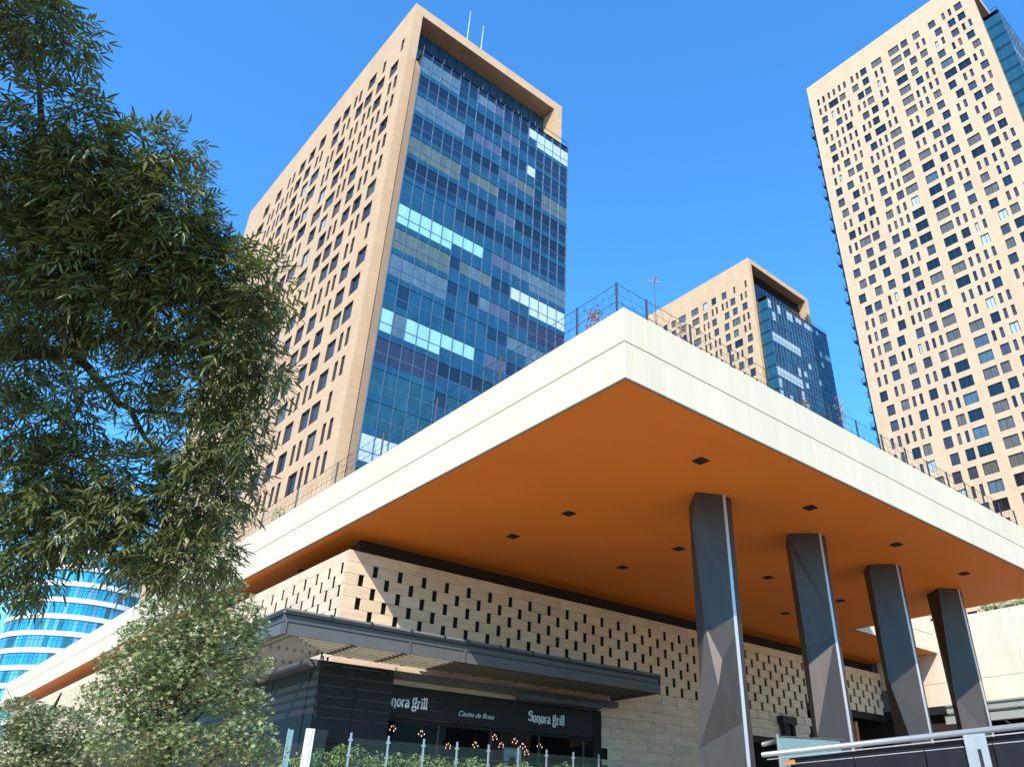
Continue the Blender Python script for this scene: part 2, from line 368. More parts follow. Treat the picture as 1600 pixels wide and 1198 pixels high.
    rest = MB(); shared = {}
    for i, (xa, xb, za, zb, mt, dd) in enumerate(panes):
        if i < 300:
            key = (round(zb-za, 2), mt)
            if key not in shared:
                m = MB(); h = zb-za; ww = xb-xa; m.box(0, ww, 0, .04, 0, h); shared[key] = m.mesh('glass_pane', M[mt])
            link('glass_pane', shared[key], T, L(xa, yb+dd, za))
        else:
            X, Y, Z = L(xa, yb+dd, za); rest.quad((X,Y,Z), (X+xb-xa,Y,Z), (X+xb-xa,Y,Z+zb-za), (X,Y,Z+zb-za), MAT2.index(mt))
    obj('upper_glass', rest, [M[n] for n in MAT2], T, stuff=True)
    w = MB(); zb_ = zf0-3.65*nf
    w.quad(L(bayx[0]+.0,yb+.12,zb_), L(bayx[1],yb+.12,zb_), L(bayx[1],yb+.12,bayz), L(bayx[0]+.0,yb+.12,bayz))
    obj('bay_backing', w, M['g_dark'], T)
    for c in range(nc+1):
        X = bayx[0]+c*cw; 
        m = MB(); m.box(-.03, .03, -.10, .03, 0, bayz-zb_)
        if c == 0: mm = m.mesh('mullion', M['mullion'])
        link('mullion', mm, T, L(X, yb, zb_))
    slab = MB()
    for k in range(nf+1):
        z = zf0-3.65*k+.02
        slab.box(*[v for v in (bayx[0]-x0+.9, bayx[1]-x0+.0, yb-y0+.13, 0.0, z+.25-GZ, z+.55-GZ)])
        slab.box(bayx[0]-x0, bayx[1]-x0, yb-y0-.03, yb-y0+.02, z-1.80-GZ, z-1.72-GZ)
    obj('floor_slab', slab, M['mullion'], T)
    # bay side, clear glass storey by storey
    side = MB()
    for k in range(nf):
        z = zf0-3.65*k
        side.quad(L(bayx[0],yb,z-2.9), L(bayx[0],yb,z-.02), L(bayx[0],y0-.02,z-.02), L(bayx[0],y0-.02,z-2.9), 0)
        side.quad(L(bayx[0]+.02,yb,z-3.63), L(bayx[0]+.02,yb,z-2.92), L(bayx[0]+.02,y0-.02,z-2.92), L(bayx[0]+.02,y0-.02,z-3.63), 1)
    obj('bay_side_glass', side, [M['bayside'] if bayd < 3 else M['g_teal'], M['bayside'] if bayd < 3 else M['g_navy']], T)
    w = MB(); w.quad(L(bayx[0]+.05,y0-.05,zb_), L(bayx[0]+2.2,y0-.05,zb_), L(bayx[0]+2.2,y0-.05,bayz-.1), L(bayx[0]+.05,y0-.05,bayz-.1)); obj('balcony_back_wall', w, ms, T)
    side = MB(); side.quad(L(bayx[1],yb,zb_), L(bayx[1],yb,bayz), L(bayx[1],y0,bayz), L(bayx[1],y0,zb_)); obj('bay_end_wall', side, M['g_navy'], T)
    w = MB(); w.quad(L(bayx[0],yb,bayz), L(bayx[1],yb,bayz), L(bayx[1],y0+recess,bayz), L(bayx[0],y0+recess,bayz)); obj('bay_roof', w, M['g_navy'], T)
    w = MB()
    zr = bayz+1.05
    pts = [L(bayx[0]+.1,y0,zr), L(bayx[0]+.1,yb+.1,zr), L(bayx[1]+.3,yb+.1,zr), L(bayx[1]+.3,y0,zr)]
    for a, c in zip(pts[:-1], pts[1:]): w.tube([a, c], .05, 5)
    n = int((bayx[1]-bayx[0])/3)
    for i in range(n+1):
        X = bayx[0]+.1+(bayx[1]-bayx[0])*i/n; w.tube([L(X,yb+.1,bayz), L(X,yb+.1,zr)], .035, 4)
    obj('roof_rail', w, M['darkmetal'], T)
    # recessed glazing above the bay
    yr = y0+recess; zr0 = bayz; zr1 = ztop-1.7; nrow = max(1, int(round((zr1-zr0)/3.3)))
    hh = (zr1-zr0)/nrow; n2 = int((wx-th-1.6)/1.48); c2 = (wx-th-1.6)/n2; shared = {}
    for j in range(nrow):
        for c in range(n2):
            mt = 'g_dark' if fins else ('g_blue' if j == nrow-1 else rg.choice(['g_blue','g_grey','g_navy'] if c < n2*.55 else ['g_white','g_white','g_cyan','g_blue']))
            key = (mt,)
            if key not in shared:
                m = MB(); m.box(0, c2-.08, 0, .05, 0, hh-.12); shared[key] = m.mesh('recessed_pane', M[mt])
            link('recessed_pane', shared[key], T, L(x0+th+c*c2+.04, yr, zr0+j*hh+.06))
    w = MB(); w.quad(L(x0+th,yr+.08,zr0-3), L(x0+wx-1.6,yr+.08,zr0-3), L(x0+wx-1.6,yr+.08,zr1), L(x0+th,yr+.08,zr1)); obj('recess_backing', w, M['g_navy'], T)
    if farbays:
        w = MB(); g2 = MB()
        for k in range(nf):
            z = row0-3.65*k-1.6; o_ = 1.2+.7*((k*7) % 3)/2
            w.box(1.2, 13, dy, dy+o_, z-GZ-.2, z-GZ); g2.quad(L(x0+1.2,y1,z), L(x0+1.2,y1+o_,z), L(x0+1.2,y1+o_,z+1.1), L(x0+1.2,y1,z+1.1))
            g2.quad(L(x0+1.2,y1+o_,z), L(x0+13,y1+o_,z), L(x0+13,y1+o_,z+1.1), L(x0+1.2,y1+o_,z+1.1))
            w.tube([L(x0+1.2,y1+o_,z), L(x0+1.2,y1+o_,z+1.15)], .05, 4); w.tube([L(x0+1.2,y1,z+1.12), L(x0+1.2,y1+o_,z+1.12)], .04, 4)
            w.tube([L(x0+4,y1+o_*.5,z), L(x0+4,y1+o_*.8,z+3.3)], .06, 4)
        g3 = MB()
        for k in range(nf): z = row0-3.65*k-1.6; g3.box(1.2, 13, dy+.01, dy+.95, z-GZ+.02, z-GZ+3.4)
        obj('rear_bay_glass', g3, M['g_blue'], T)
        obj('balcony_slab', w, M['g_navy'], T); obj('balcony_glass', g2, M['bayside'], T)
    return T

def pick1(k, c, n, rg):
    """what stands behind each pane of the big tower, as the photograph shows it floor by floor"""
    L, Mi = c < 5, 5 <= c < 10
    up = {0: ('g_grey','g_mauve','g_white'), 1: ('g_dark','g_dark','g_navy'), 2: ('g_grey','g_mauve','g_navy'), 3: ('g_navy','g_dark','g_olive'), 4: ('g_olive','g_olive','g_dark'),
          5: ('g_dark','g_navy','g_dark'), 6: ('g_blue','g_dark','g_navy'), 7: ('g_cyan','g_cyan','g_grey'), 8: ('g_olive','g_olive','g_white'), 9: ('g_grey','g_grey','g_purple'),
          10: ('g_blue','g_blue','g_grey'), 11: ('g_cyan','g_cyan','g_navy'), 12: ('g_purple','g_dark','g_grey'), 13: ('g_teal','g_teal','g_navy'), 14: ('g_teal','g_navy','g_teal'),
          15: ('g_white','g_white','g_grey')}.get(k, ('g_navy','g_grey','g_dark'))
    a = up[0] if L else (up[1] if Mi else up[2])
    if c == 5: a = 'g_navy' if k not in (7, 11) else a
    if c in (9, 10): a = 'g_mauve' if k % 2 else 'g_navy'
    if k in (7, 11) and c == 8: a = 'g_blue'
    if k == 2 and c in (11, 12, 13) and rg.random() < .6: a = 'g_white'
    if k == 0 and c in (6, 7): a = 'g_grey'
    if rg.random() < .06: a = rg.choice(['g_navy','g_dark','g_grey','g_blue'])
    lo = a if (L or c >= n-4) else 'g_blue'
    if a in ('g_dark',) and lo != 'g_blue': lo = 'g_navy'
    return a, lo, 'g_blue' if (c+k) % 5 else 'g_teal'
def pick3(k, c, n, rg):
    a = 'g_white' if (k in (0,) and rg.random() < .4) or (k == 3 and c < n*.45) or (k == 6 and c < n*.4) or (k in (2, 3) and c > n*.7 and rg.random() < .5) else rg.choice(['g_navy','g_navy','g_dark','g_blue','g_teal'])
    if rg.random() < .04: a = 'g_white'
    return a, (a if c < n*.45 else 'g_navy'), 'g_blue'
B0 = [(3.1,(5,4,0,1,0)), (6.7,(5,3,.6,0,.3)), (10.1,(5,4,0,0,0)), (13.7,(5,4,0,0,.3)), (17.1,(6,3,.8,0,0)), (21.0,(4,2,3,0,0)), (25.8,(1,1,6,0,0)), (29.4,(5,3,1,0,0)), (32.8,(5,4,0,0,0)),
      (36.4,(5,4,1,0,0)), (39.9,(5,4,0,0,0)), (43.5,(3,2,4,0,0)), (48.0,(1,1,5,0,0)), (51.6,(5,3,1,0,0)), (54.9,(5,4,0,0,0))]
top1 = [(2.1,'N'),(7.0,'N'),(10.4,'M'),(13.8,'N'),(15.3,'N'),(18.1,'M'),(21.2,'M'),(25.9,'M'),(29.5,'M'),(33,'M'),(36.2,'N'),(38,'N'),(42,'M'),(47,'M')]
T1 = stone_tower('tall peach stone tower left of centre with its wide blue glass front facing right', 28.145, 66.294, 100.2, 26.8, 57.7, M['tower1'], B0, 93.3, 18, 0, 2.0, 89.3, (29.41, 54.6), pick1, 3, True, topwin=top1)
B2 = [(3.0,(5,3,.5,.5,.5)), (6.3,(5,4,.8,0,0)), (9.6,(5,2,2,0,0)), (13.7,(5,4,0,0,0)), (16.9,(5,3,0,0,0)), (20.2,(.5,.8,7,0,0)), (25.0,(1,1,6,0,0)), (28.3,(5,4,.7,0,0)), (31.3,(5,3,0,0,0)), (35.1,(5,4,0,0,0)), (38.3,(5,3,.5,0,0)), (41.5,(5,4,0,0,0))]
T2 = stone_tower('tallest pale peach tower, cut off by the right edge of the picture', 144.82, 23.4, 180.0, 34, 44.86, M['tower2'], B2, 172.1, 40, 0, 3.6, 165.0, (146.1, 176.5), pick3, 11, False, farbays=True)
B3 = [(3.0,(5,4,0,0,0)), (6.5,(5,3,1,0,0)), (9.9,(5,4,0,0,0)), (13.7,(5,3,0,0,0)), (17.2,(3,5,0,0,0)), (21.0,(1,0,6,0,0)), (26.2,(3,1,3,0,0)), (29.8,(5,3,0,0,0)), (33.2,(5,3,0,0,0)), (37,(5,3,0,0,0)), (41,(5,3,0,0,0))]
top3 = [(1.9,'N'),(6.0,'N'),(9.8,'M'),(13.7,'M'),(17.0,'M'),(21.1,'W'),(26.1,'W'),(29.8,'M'),(33.2,'M'),(37,'M')]
T3 = stone_tower('smaller distant peach stone tower behind the canopy roof, between the two big towers', 156.1, 101.6, 146.2, 30.2, 44, M['tower3'], B3, 137.7, 20, 0, 3.6, 131.5, (157.45, 187.0), pick3, 5, False, topwin=top3, fins=True)
# antennas on the big tower's roof: slim masts, built on a little plinth
for i, (X, Y, h, lab) in enumerate(((38.7, 70, 7.6, 'taller left of the two slim white antenna masts on the tower roof'), (41.3, 70, 6.4, 'shorter right of the two slim white antenna masts on the tower roof'))):
    t = thing('antenna', lab, 'antenna', (X, Y, 100.2), 'rooftop antennas')
    m = MB(); m.tube([(0,0,0), (.0,0,h*.6), (.05,0,h+5)], [.09,.07,.035], 6); obj('mast', m, M['white'], t)
    m = MB(); m.box(-.45,.45,-.45,.45,0,1.1); m.box(-.2,.25,-.3,.1,1.1,1.9); obj('plinth', m, M['white'], t)

# ------------------------------------------------------------------ round blue tower at the left
CD = 232.0; CA = math.radians(79.9); CX, CY, CR = CD*math.cos(CA), CD*math.sin(CA), 14.6
Rt = thing('round_tower', 'round office tower with white bands and cyan glass behind the trees at left', 'tower', (CX, CY, GZ))
NS = 96; pm = {}
for k in range(14):
    zb = 23.2*1.5-3.0+3.73*(k-5)
    m = MB(); 
    for i in range(NS):
        a0, a1 = 2*math.pi*i/NS, 2*math.pi*(i+1)/NS
        p = lambda a, r_, z: (r_*math.cos(a), r_*math.sin(a), z)
        m.quad(p(a0,CR+.35,0), p(a1,CR+.35,0), p(a1,CR+.35,1.05), p(a0,CR+.35,1.05)); m.quad(p(a0,CR-.3,0), p(a1,CR-.3,0), p(a1,CR+.35,0), p(a0,CR+.35,0)); m.quad(p(a0,CR-.3,1.05), p(a0,CR+.35,1.05), p(a1,CR+.35,1.05), p(a1,CR-.3,1.05))
    if k == 0: bandme = m.mesh('white_band', M['white'])
    link('white_band', bandme, Rt, (0, 0, zb-GZ))
    if 3 <= k <= 11:                     # the storeys one can see: panes of their own
        for i in range(NS):
            a = 2*math.pi*(i+.5)/NS
            vx, vy = -CX, -CY
            if math.cos(a)*vx+math.sin(a)*vy < 0: continue
            # only a few of the biggest become parts
            mt = rnd.choice(['c_cyan','c_cyan','c_teal','c_pale'])
            if mt not in pm:
                q_ = MB(); ww = 2*math.pi*CR/NS/2-.05; q_.box(-.03, .03, -ww, ww, 0, 1.75); q_.box(-.03, .03, -ww, ww, 1.83, 2.68); pm[mt] = q_.mesh('pane', M[mt])
            if 4 <= k <= 9:
                o = link('pane', pm[mt], Rt, (CR*math.cos(a), CR*math.sin(a), zb+1.05-GZ)); o.rotation_euler = (0, 0, a)
m = MB()
for i in range(NS):
    a0, a1 = 2*math.pi*i/NS, 2*math.pi*(i+1)/NS
    m.quad((CR-.1)*Vector((math.cos(a0),math.sin(a0),0)), (CR-.1)*Vector((math.cos(a1),math.sin(a1),0)), (CR-.1)*Vector((math.cos(a1),math.sin(a1),0))+Vector((0,0,64)), (CR-.1)*Vector((math.cos(a0),math.sin(a0),0))+Vector((0,0,64)), i % 3)
obj('curtain_wall', m, [M['c_pale'], M['c_cyan'], M['c_teal']], Rt)

# ------------------------------------------------------------------ the big canopy
XL, YF, XR, YB, ZS, ZJ, ZT = 12.2, 11.95, 41.0, 27.9, 10.0, 11.09, 12.16
Cn = thing('canopy', 'huge flat cream canopy with an orange underside over the plaza', 'canopy', (XL, YF, ZS))
def CL(x, y, z): return (x-XL, y-YF, z-ZS)
def fascia(axis, start, end, joints, z0, z1, plane, out):
    js = [start]+[j for j in joints if start+.3 < j < end-.3]+[end]
    for a, c in zip(js[:-1], js[1:]):
        m = MB(); g = .006
        if axis == 'x': m.bevbox(a-XL+g, c-XL-g, plane-YF, plane-YF+.30, z0-ZS, z1-ZS, .012)
        else: m.bevbox(plane-XL, plane-XL+.30, a-YF+g, c-YF-g, z0-ZS, z1-ZS, .012)
        obj('fascia_panel', m, M['cream'], Cn, fix=True)
fascia('x', XL+.31, XR, [12.95+3.45*k for k in range(9)], ZJ+.012, ZT, YF, 0)
fascia('x', XL+.31, XR, [13.76+3.48*k for k in range(9)], ZS, ZJ-.012, YF, 0)
fascia('y', YF, 92, [14.76+3.5*k for k in range(23)], ZJ+.012, ZT, XL, 0)
fascia('y', YF, 92, [12.8+3.5*k for k in range(23)], ZS, ZJ-.012, XL, 0)
fascia('x', XR, 50.55, [44.5, 48], ZJ+.012, ZT, 22.96, 0)
fascia('x', XR, 50.55, [43.0, 46.5], ZS, ZJ-.012, 22.96, 0)
m = MB(); z = ZS-.012                         # dark drip edge just inside the fascia, then the plaster
def sheet(mb, x0, x1, y0, y1, z): mb.quad(CL(x0,y0,z), CL(x0,y1,z), CL(x1,y1,z), CL(x1,y0,z))
# recessed light points are dark square cut-outs with a rim
sheet(m, XL+.07, XR, YF+.07, 22.96, z); sheet(m, XL+.07, XR, 22.96, YB, z); sheet(m, XR, 50.55, 23.03, YB, z); sheet(m, XL+.07, 13.6, YB, 92, z)
obj('soffit', m, M['orange'], Cn)
m = MB(); m.box(.015,.07, .015, 80, -.02, -.003); m.box(.07, XR-XL, .015, .07, -.02, -.003); m.box(XR-XL, 50.5-XL, 22.96-YF+.015, 22.96-YF+.07, -.02, -.003); obj('drip_edge', m, M['joint'], Cn)
m = MB(); m.box(.3, XR-XL, .3, YB-YF, .3, 1.9); m.box(.3, 8, YB-YF, 80, .3, 1.9); m.box(XR-XL, 50.5-XL, 22.96-YF+.3, YB-YF, .3, 1.9); obj('roof_slab', m, M['cream'], Cn)
m = MB(); m.quad(CL(XR,YF,ZS), CL(XR,YF,ZT), CL(XR,22.96,ZT), CL(XR,22.96,ZS)); obj('end_fascia', m, M['cream'], Cn)
m = MB(); m.quad(CL(13.6,YB,ZS), CL(50.6,YB,ZS), CL(50.6,YB,ZT), CL(13.6,YB,ZT)); obj('soffit_step', m, M['void'], Cn)
lights = [(x, y) for y in (13.97, 20.12) for x in (17.45, 23.3, 29.2, 35.0)] + [(x, 23.4) for x in (17.5, 23.4, 35.1)]
m = MB(); m.box(-.16,.16,-.16,.16,-.03,.03); m.box(-.2,.2,-.2,.2,-.012,.0); dl = m.mesh('downlight', M['void'])
for x, y in lights:
    o = link('downlight', dl, Cn, (x-XL, y-YF, -.028))

# roof fence
fx = [12.5]+[13.7, 15.6, 17.5, 19.4, 21.25, 23.1, 24.9, 26.7, 28.5, 30.3, 32.0, 33.65, 35.4, 37.1, 38.75]; fy = [12.5]+[14.15+3.71*k for k in range(12)]
Fn = thing('roof_fence', 'thin wire fence with dark posts along the edge of the cream canopy roof', 'fence', (12.5, 12.5, ZT))
m = MB(); m.tube([(0,0,-.2), (0,0,1.25)], .036, 6); pme = m.mesh('post', M['darkmetal'])
for x in fx: link('post', pme, Fn, (x-12.5, 0, 0))
for y in fy[1:]: link('post', pme, Fn, (0, y-12.5, 0))
for zz, rr in ((1.22,.012), (.9,.006), (.62,.012), (.3,.006)):
    m = MB(); m.tube([(0,fy[-1]-12.5,zz), (0,0,zz), (26.3,0,zz)], rr, 4); obj('wire', m, M['darkmetal'], Fn)
m = MB(); x = 0
while x < 26.3: m.tube([(x,0,.0), (x+.45,0,1.22)], .004, 3, cap=False); m.tube([(x+.45,0,.0), (x,0,1.22)], .004, 3, cap=False); x += .45
y = 0
while y < 40: m.tube([(0,y,.0), (0,y+.45,1.22)], .004, 3, cap=False); m.tube([(0,y+.45,.0), (0,y,1.22)], .004, 3, cap=False); y += .45
obj('wire_mesh', m, M['darkmetal'], Fn, stuff=True)

# ------------------------------------------------------------------ faceted columns
def column(x0, lab, B, I, tris):
    """front face is folded: B vertices run down the left edge, S down the strip, I lie between"""
    C = thing('faceted_column', lab, 'column', (x0, 15.9, GZ), 'faceted dark metal columns under the canopy')
    P = {}
    for k, v in {**B, **I}.items(): P[k] = (v[0], v[1]-15.9, v[2]-GZ)
    P['A0'] = (0, .9, 10.03-GZ); P['A1'] = (.02, .8, 3.0-GZ); P['A2'] = (0, .85, 0)
    P['G0'] = (1.0, 1.0, 10.03-GZ); P['G2'] = (1.0, 1.0, 0)
    P['D0'] = (.52, -.55, 10.03-GZ); P['D1'] = (.50, -.50, 4.5-GZ); P['D2'] = (.5, -.55, 0); P['E0'] = (1.25, 0, 10.03-GZ); P['E1'] = (1.12, .1, 5.2-GZ); P['E2'] = (1.2, 0, 0)
    P['s0'] = (.13, -.6, 10.03-GZ); P['s2'] = (.13, -.6, 0)
    def face(name, keys):
        m = MB(); n = [P[k] for k in keys]
        m.v = list(n); m.f = [tuple(range(len(n)))]; m.m = [0]
        me = m.mesh('facet', M['column']); o = link('facet', me, C)
    for t in tris: face('facet', t)
    chain = [k for k in sorted(B, key=lambda k: -B[k][2]) if k.startswith('T') or k.startswith('B')]
    mid = len(chain)//2
    for a, c in zip(chain[:-1], chain[1:]):
        face('facet', (a, c, 'A0' if chain.index(c) <= mid else 'A1'))
    face('facet', (chain[mid], 'A1', 'A0')); face('facet', (chain[-1], 'A2', 'A1'))
    face('facet', ('s0','D0','D1','s2')); face('facet', ('D1','D2','s2')); face('facet', ('D0','E0','D1')); face('facet', ('E0','E1','D1')); face('facet', ('D1','E1','D2')); face('facet', ('E1','E2','D2'))
    face('facet', ('E0','G0','G2','E2','E1')); face('facet', ('G0','A0','A1','A2','G2'))
    m = MB(); m.box(0, .13, -.625, -.575, 0, 10.03-GZ); obj('metal_strip', m, M['strip'], C)
    return C
S0 = {'S0':(0,15.3,10.03), 'S4':(0,15.3,GZ)}
column(20.12, 'nearest and largest faceted dark column, leftmost of the four',
  {'T0':(-.85,15.75,10.03),'B1':(-.95,15.9,8.8),'B2':(-.84,15.78,5.65),'B3':(-1.05,15.95,3.86),'B4':(-1.24,16.0,2.2),'B5':(-1.0,15.95,GZ)},
  {**S0,'S1':(0,15.3,6.5),'S2':(0,15.3,5.4),'S3':(0,15.3,2.92),'I1':(-.66,15.36,4.60),'I2':(-.86,15.42,3.84),'F':(-.42,15.45,GZ)},
  [('T0','S0','S1'),('T0','S1','B1'),('B1','S1','B2'),('B2','S1','S2'),('B2','S2','I1'),('I1','S2','S3'),('B2','I1','I2'),('I1','S3','I2'),('B2','I2','B3'),('B3','I2','B4'),('I2','S3','B4'),('B4','S3','F'),('S3','S4','F'),('B4','F','B5')])
column(25.83, 'second faceted dark column from the left, behind the glass stair rail',
  {'T0':(-.85,16.1,10.03),'B1':(-.92,16.0,9.2),'B2':(-.80,15.98,5.85),'B3':(-1.28,15.72,2.9),'B5':(-1.1,16.0,GZ)},
  {**S0,'S1':(0,15.3,6.9),'S2':(0,15.3,6.2)},
  [('T0','S0','S1'),('T0','S1','B1'),('B1','S1','B2'),('B2','S1','S2'),('B2','S2','B3'),('B3','S2','S4'),('B3','S4','B5')])
column(31.55, 'third faceted dark column from the left, between a wide and a slim gap',
  {'T0':(-.78,16.1,10.03),'B2':(-1.08,16.0,5.4),'B3':(-.92,15.62,3.15),'B5':(-.9,15.9,GZ)},
  {**S0,'S1':(0,15.3,6.5),'S3':(0,15.3,3.45),'I1':(-.55,15.5,GZ)},
  [('T0','S0','S1'),('T0','S1','B2'),('B2','S1','S3'),('B2','S3','B3'),('B3','S3','I1'),('S3','S4','I1'),('B3','I1','B5')])
column(37.15, 'farthest and rightmost faceted dark column, beside the sunlit cream wall',
  {'T0':(-.75,15.85,10.03),'B2':(-1.05,16.05,5.5),'B3':(-1.15,16.0,3.9),'B5':(-1.0,16.0,GZ)},
  {**S0,'S1':(0,15.3,6.5),'S2':(0,15.3,5.9),'I1':(-.50,15.30,3.6)},
  [('T0','S0','S1'),('T0','S1','B2'),('B2','S1','S2'),('B2','S2','I1'),('B2','I1','B3'),('S2','S4','I1'),('B3','I1','S4'),('B3','S4','B5')])

# ------------------------------------------------------------------ perforated stone walls of the podium
YW, XW, PX, CH = 27.1, 12.70, 1.07, 0.424
ztopw = 9.10
def course_z(i): return 9.095-CH*i                       # course 0 is the solid top course
protos = {}
def block_mesh(wd, hd, axis):
    k = (round(wd,2), round(hd,2), axis)
    if k not in protos:
        m = MB(); g = .003
        if axis == 'x': m.bevbox(-wd/2+g, wd/2-g, 0, .06, -hd/2+g, hd/2-g, .006)
        else: m.bevbox(0, .035, -wd/2+g, wd/2-g, -hd/2+g, hd/2-g, .006)
        me = m.mesh('stone_block', M['block']); recalc(me); protos[k] = me
    return protos[k]
rb = random.Random(21)
front = []                                                # (xcentre, z, width)
for i in range(0, 26):
    z = course_z(i)
    if 1 <= i <= 8:
        first = 13.90 if i % 2 else 13.36                 # slot centres
        e = XW; k = 0
        while e < 50:
            sx = first+PX*k; a, c = e, min(sx-.105, 50.4)
            front.append(((a+c)/2, z, c-a)); e = sx+.105; k += 1
    else:
        e = XW; 
        while e < 50:
            wd = rb.choice([1.07,1.07,1.07,.72,.9]) if i > 8 else 1.07
            if i == 0 and e == XW: wd = .8
            front.append((e+wd/2, z, wd)); e += wd
def keep(x, z, wd):
    a, c = x-wd/2, x+wd/2
    if a < 41.6 < c and z < 6.8: return a < 41.6-.3
    if x > 41.6: return z > 6.75
    if z < 4.75 and x > 34.0: return False
    if x < 25.45: return z > 4.8
    return z > 1.35
front = [q for q in front if keep(*q)]
front.sort(key=lambda q: math.dist((q[0], YW, q[1]), (0,0,0)))
Wf = thing('stone_screen_wall', 'perforated stone block wall under the canopy, in shade behind the columns', 'wall', (XW, YW, GZ))
rest = MB()
for n, (x, z, wd) in enumerate(front):
    dy_ = rb.uniform(-.004, .008)
    if x-wd/2 < 25.45 < x+wd/2 and z < 4.8: wd2 = x+wd/2-25.45; x = 25.45+wd2/2; wd = wd2
    if n < 300: link('stone_block', block_mesh(wd, CH, 'x'), Wf, (x-XW, dy_, z-GZ))
    else: g = .007; rest.box(x-wd/2-XW+g, x+wd/2-XW-g, dy_, .06, z-CH/2-GZ+g, z+CH/2-GZ-g)
obj('distant_blocks', rest, M['block'], Wf, stuff=True)
# slots of the lowest perforated course are blind: filled a little behind the face
m = MB()
for k in range(36):
    x = 13.36+PX*k
    if 25.5 < x < 41.6: m.box(x-.085-XW, x+.085-XW, .02, .055, course_z(8)-CH/2-GZ+.02, course_z(8)+CH/2-GZ-.03)
obj('blind_slot', m, M['block'], Wf)
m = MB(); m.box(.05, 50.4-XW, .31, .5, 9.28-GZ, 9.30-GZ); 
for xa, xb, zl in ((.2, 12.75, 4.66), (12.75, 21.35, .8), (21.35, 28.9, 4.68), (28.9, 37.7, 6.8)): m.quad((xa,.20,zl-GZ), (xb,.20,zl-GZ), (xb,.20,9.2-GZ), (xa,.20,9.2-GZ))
obj('dark_backing', m, M['slot_shade'], Wf)
m = MB(); m.box(34.2-XW, 41.6-XW, -.06, .3, 4.30-GZ, 4.62-GZ); m.box(41.6-XW, 50.5-XW, -.06, .3, 6.35-GZ, 6.74-GZ); obj('lintel', m, M['black'], Wf)

side = []
for i in range(0, 10):
    z = course_z(i)
    if i == 0:
        e = YW+.115
        while e < 88: side.append((e+.52, z, 1.04)); e += 1.04
    else:
        first = 27.48 if i % 2 else 28.00
        e = YW+.115; k = 0
        while e < 88:
            sy = first+1.035*k; side.append(((e+sy-.105)/2, z, sy-.105-e)); e = sy+.09; k += 1
side = [q for q in side if q[2] > .06]
side.sort(key=lambda q: math.dist((XW, q[0], q[1]), (0,0,0)))
Ws = thing('stone_screen_wall', 'sunlit side of the perforated stone wall running back to the left under the canopy', 'wall', (XW, YW, GZ))
rest = MB()
for n, (y, z, wd) in enumerate(side):
    d_ = rb.uniform(-.004, .006)
    if n < 300: link('stone_block', block_mesh(wd, CH, 'y'), Ws, (d_, y-YW, z-GZ))
    else: g = .007; rest.box(d_, .035, y-YW-wd/2+g, y-YW+wd/2-g, z-GZ-CH/2+g, z-GZ+CH/2-g)
obj('distant_blocks', rest, M['block'], Ws, stuff=True)
m = MB(); m.quad((.13,.13,3), (.13,60,3), (.13,60,9.2-GZ), (.13,.13,9.2-GZ)); m.box(.12,.5, .3, 60, 2.0, course_z(9)-CH/2-GZ); obj('dark_backing', m, M['slot_shade'], Ws)
# roof lid and interior behind, so that no light shines through the slots
m = MB(); m.box(13.4, 50.3, 27.75, 27.95, 8.9, 12.0); m.box(13.4, 60, 33, 33.3, -1.7, 10); m.box(13.4, 60, 27.8, 33, 6.9, 7.1)  # dark brown colour stands in for shade behind wall and soffit
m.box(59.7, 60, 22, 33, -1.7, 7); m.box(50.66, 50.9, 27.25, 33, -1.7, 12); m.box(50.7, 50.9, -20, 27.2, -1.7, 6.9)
tag(obj('podium_interior', m, mat('interior_shade_brown', (.035,.018,.010), .9)), 'unlit interior seen through the openings under the stone wall', 'interior')

# cream side wall at the right, in big panels
Wc = thing('cream_wall', 'large sunlit cream panel wall right of the columns', 'wall', (50.57, 0, GZ))
zs = [6.97, 8.25, 11.95]; ys = [-14, -9.5, -5, -.5, 4, 9, 13.6, 18.15, 22.7, 27.2]
for za, zb in zip(zs[:-1], zs[1:]):
    for ya, yb in zip(ys[:-1], ys[1:]):
        off = 1.9 if za < 8 else 0
        m = MB(); m.bevbox(0, .4, ya-off+.008, yb-off-.008, za-GZ+.008, zb-GZ-.008, .01); obj('wall_panel', m, M['wallcream'], Wc, fix=True)
m = MB(); m.box(.05, .5, -16, 27.6, 7.0-GZ, 11.9-GZ); obj('panel_backing', m, M['joint'], Wc)
m = MB(); m.box(-.3, .4, -14, 27.2, 6.5-GZ, 6.9-GZ); obj('wall_lintel', m, M['black'], Wc)

# ------------------------------------------------------------------ restaurant front
Rf = thing('restaurant_front', 'black restaurant shopfront with white lettering below the stone wall', 'shopfront', (12.0, 26.4, 1.3))
def RL(x, y, z): return (x-12.0, y-26.4, z-1.3)
def rbx(m, x0, x1, y0, y1, z0, z1, mi=0): m.box(x0-12.0, x1-12.0, y0-26.4, y1-26.4, z0-1.3, z1-1.3, mi)
for a, c in ((12.0, 13.39), (13.405, 14.8)):
    m = MB(); rbx(m, a, c, 26.4, 26.5, 2.7, 5.15); obj('black_panel', m, M['black'], Rf)
m = MB(); rbx(m, 12.0, 14.8, 26.5, 27.05, 1.3, 5.15); obj('corner_box', m, M['black'], Rf)
for y in range(27, 42, 3):
    m = MB(); rbx(m, 11.98, 12.2, y+.06, y+2.99, 1.3, 5.15); obj('side_panel', m, M['black'], Rf)
m = MB(); rbx(m, 14.81, 24.95, 26.95, 27.09, 3.72, 4.80); obj('sign_band', m, M['black'], Rf)
m = MB(); rbx(m, 24.95, 25.40, 26.93, 27.09, 1.3, 4.82); rbx(m, 14.81, 24.94, 27.0, 27.09, 3.60, 3.71); obj('door_frame', m, M['void'], Rf)
m = MB()
for x in (14.85, 17.2, 19.6, 22.0, 24.4): rbx(m, x, x+.07, 27.0, 27.07, 1.3, 3.6)
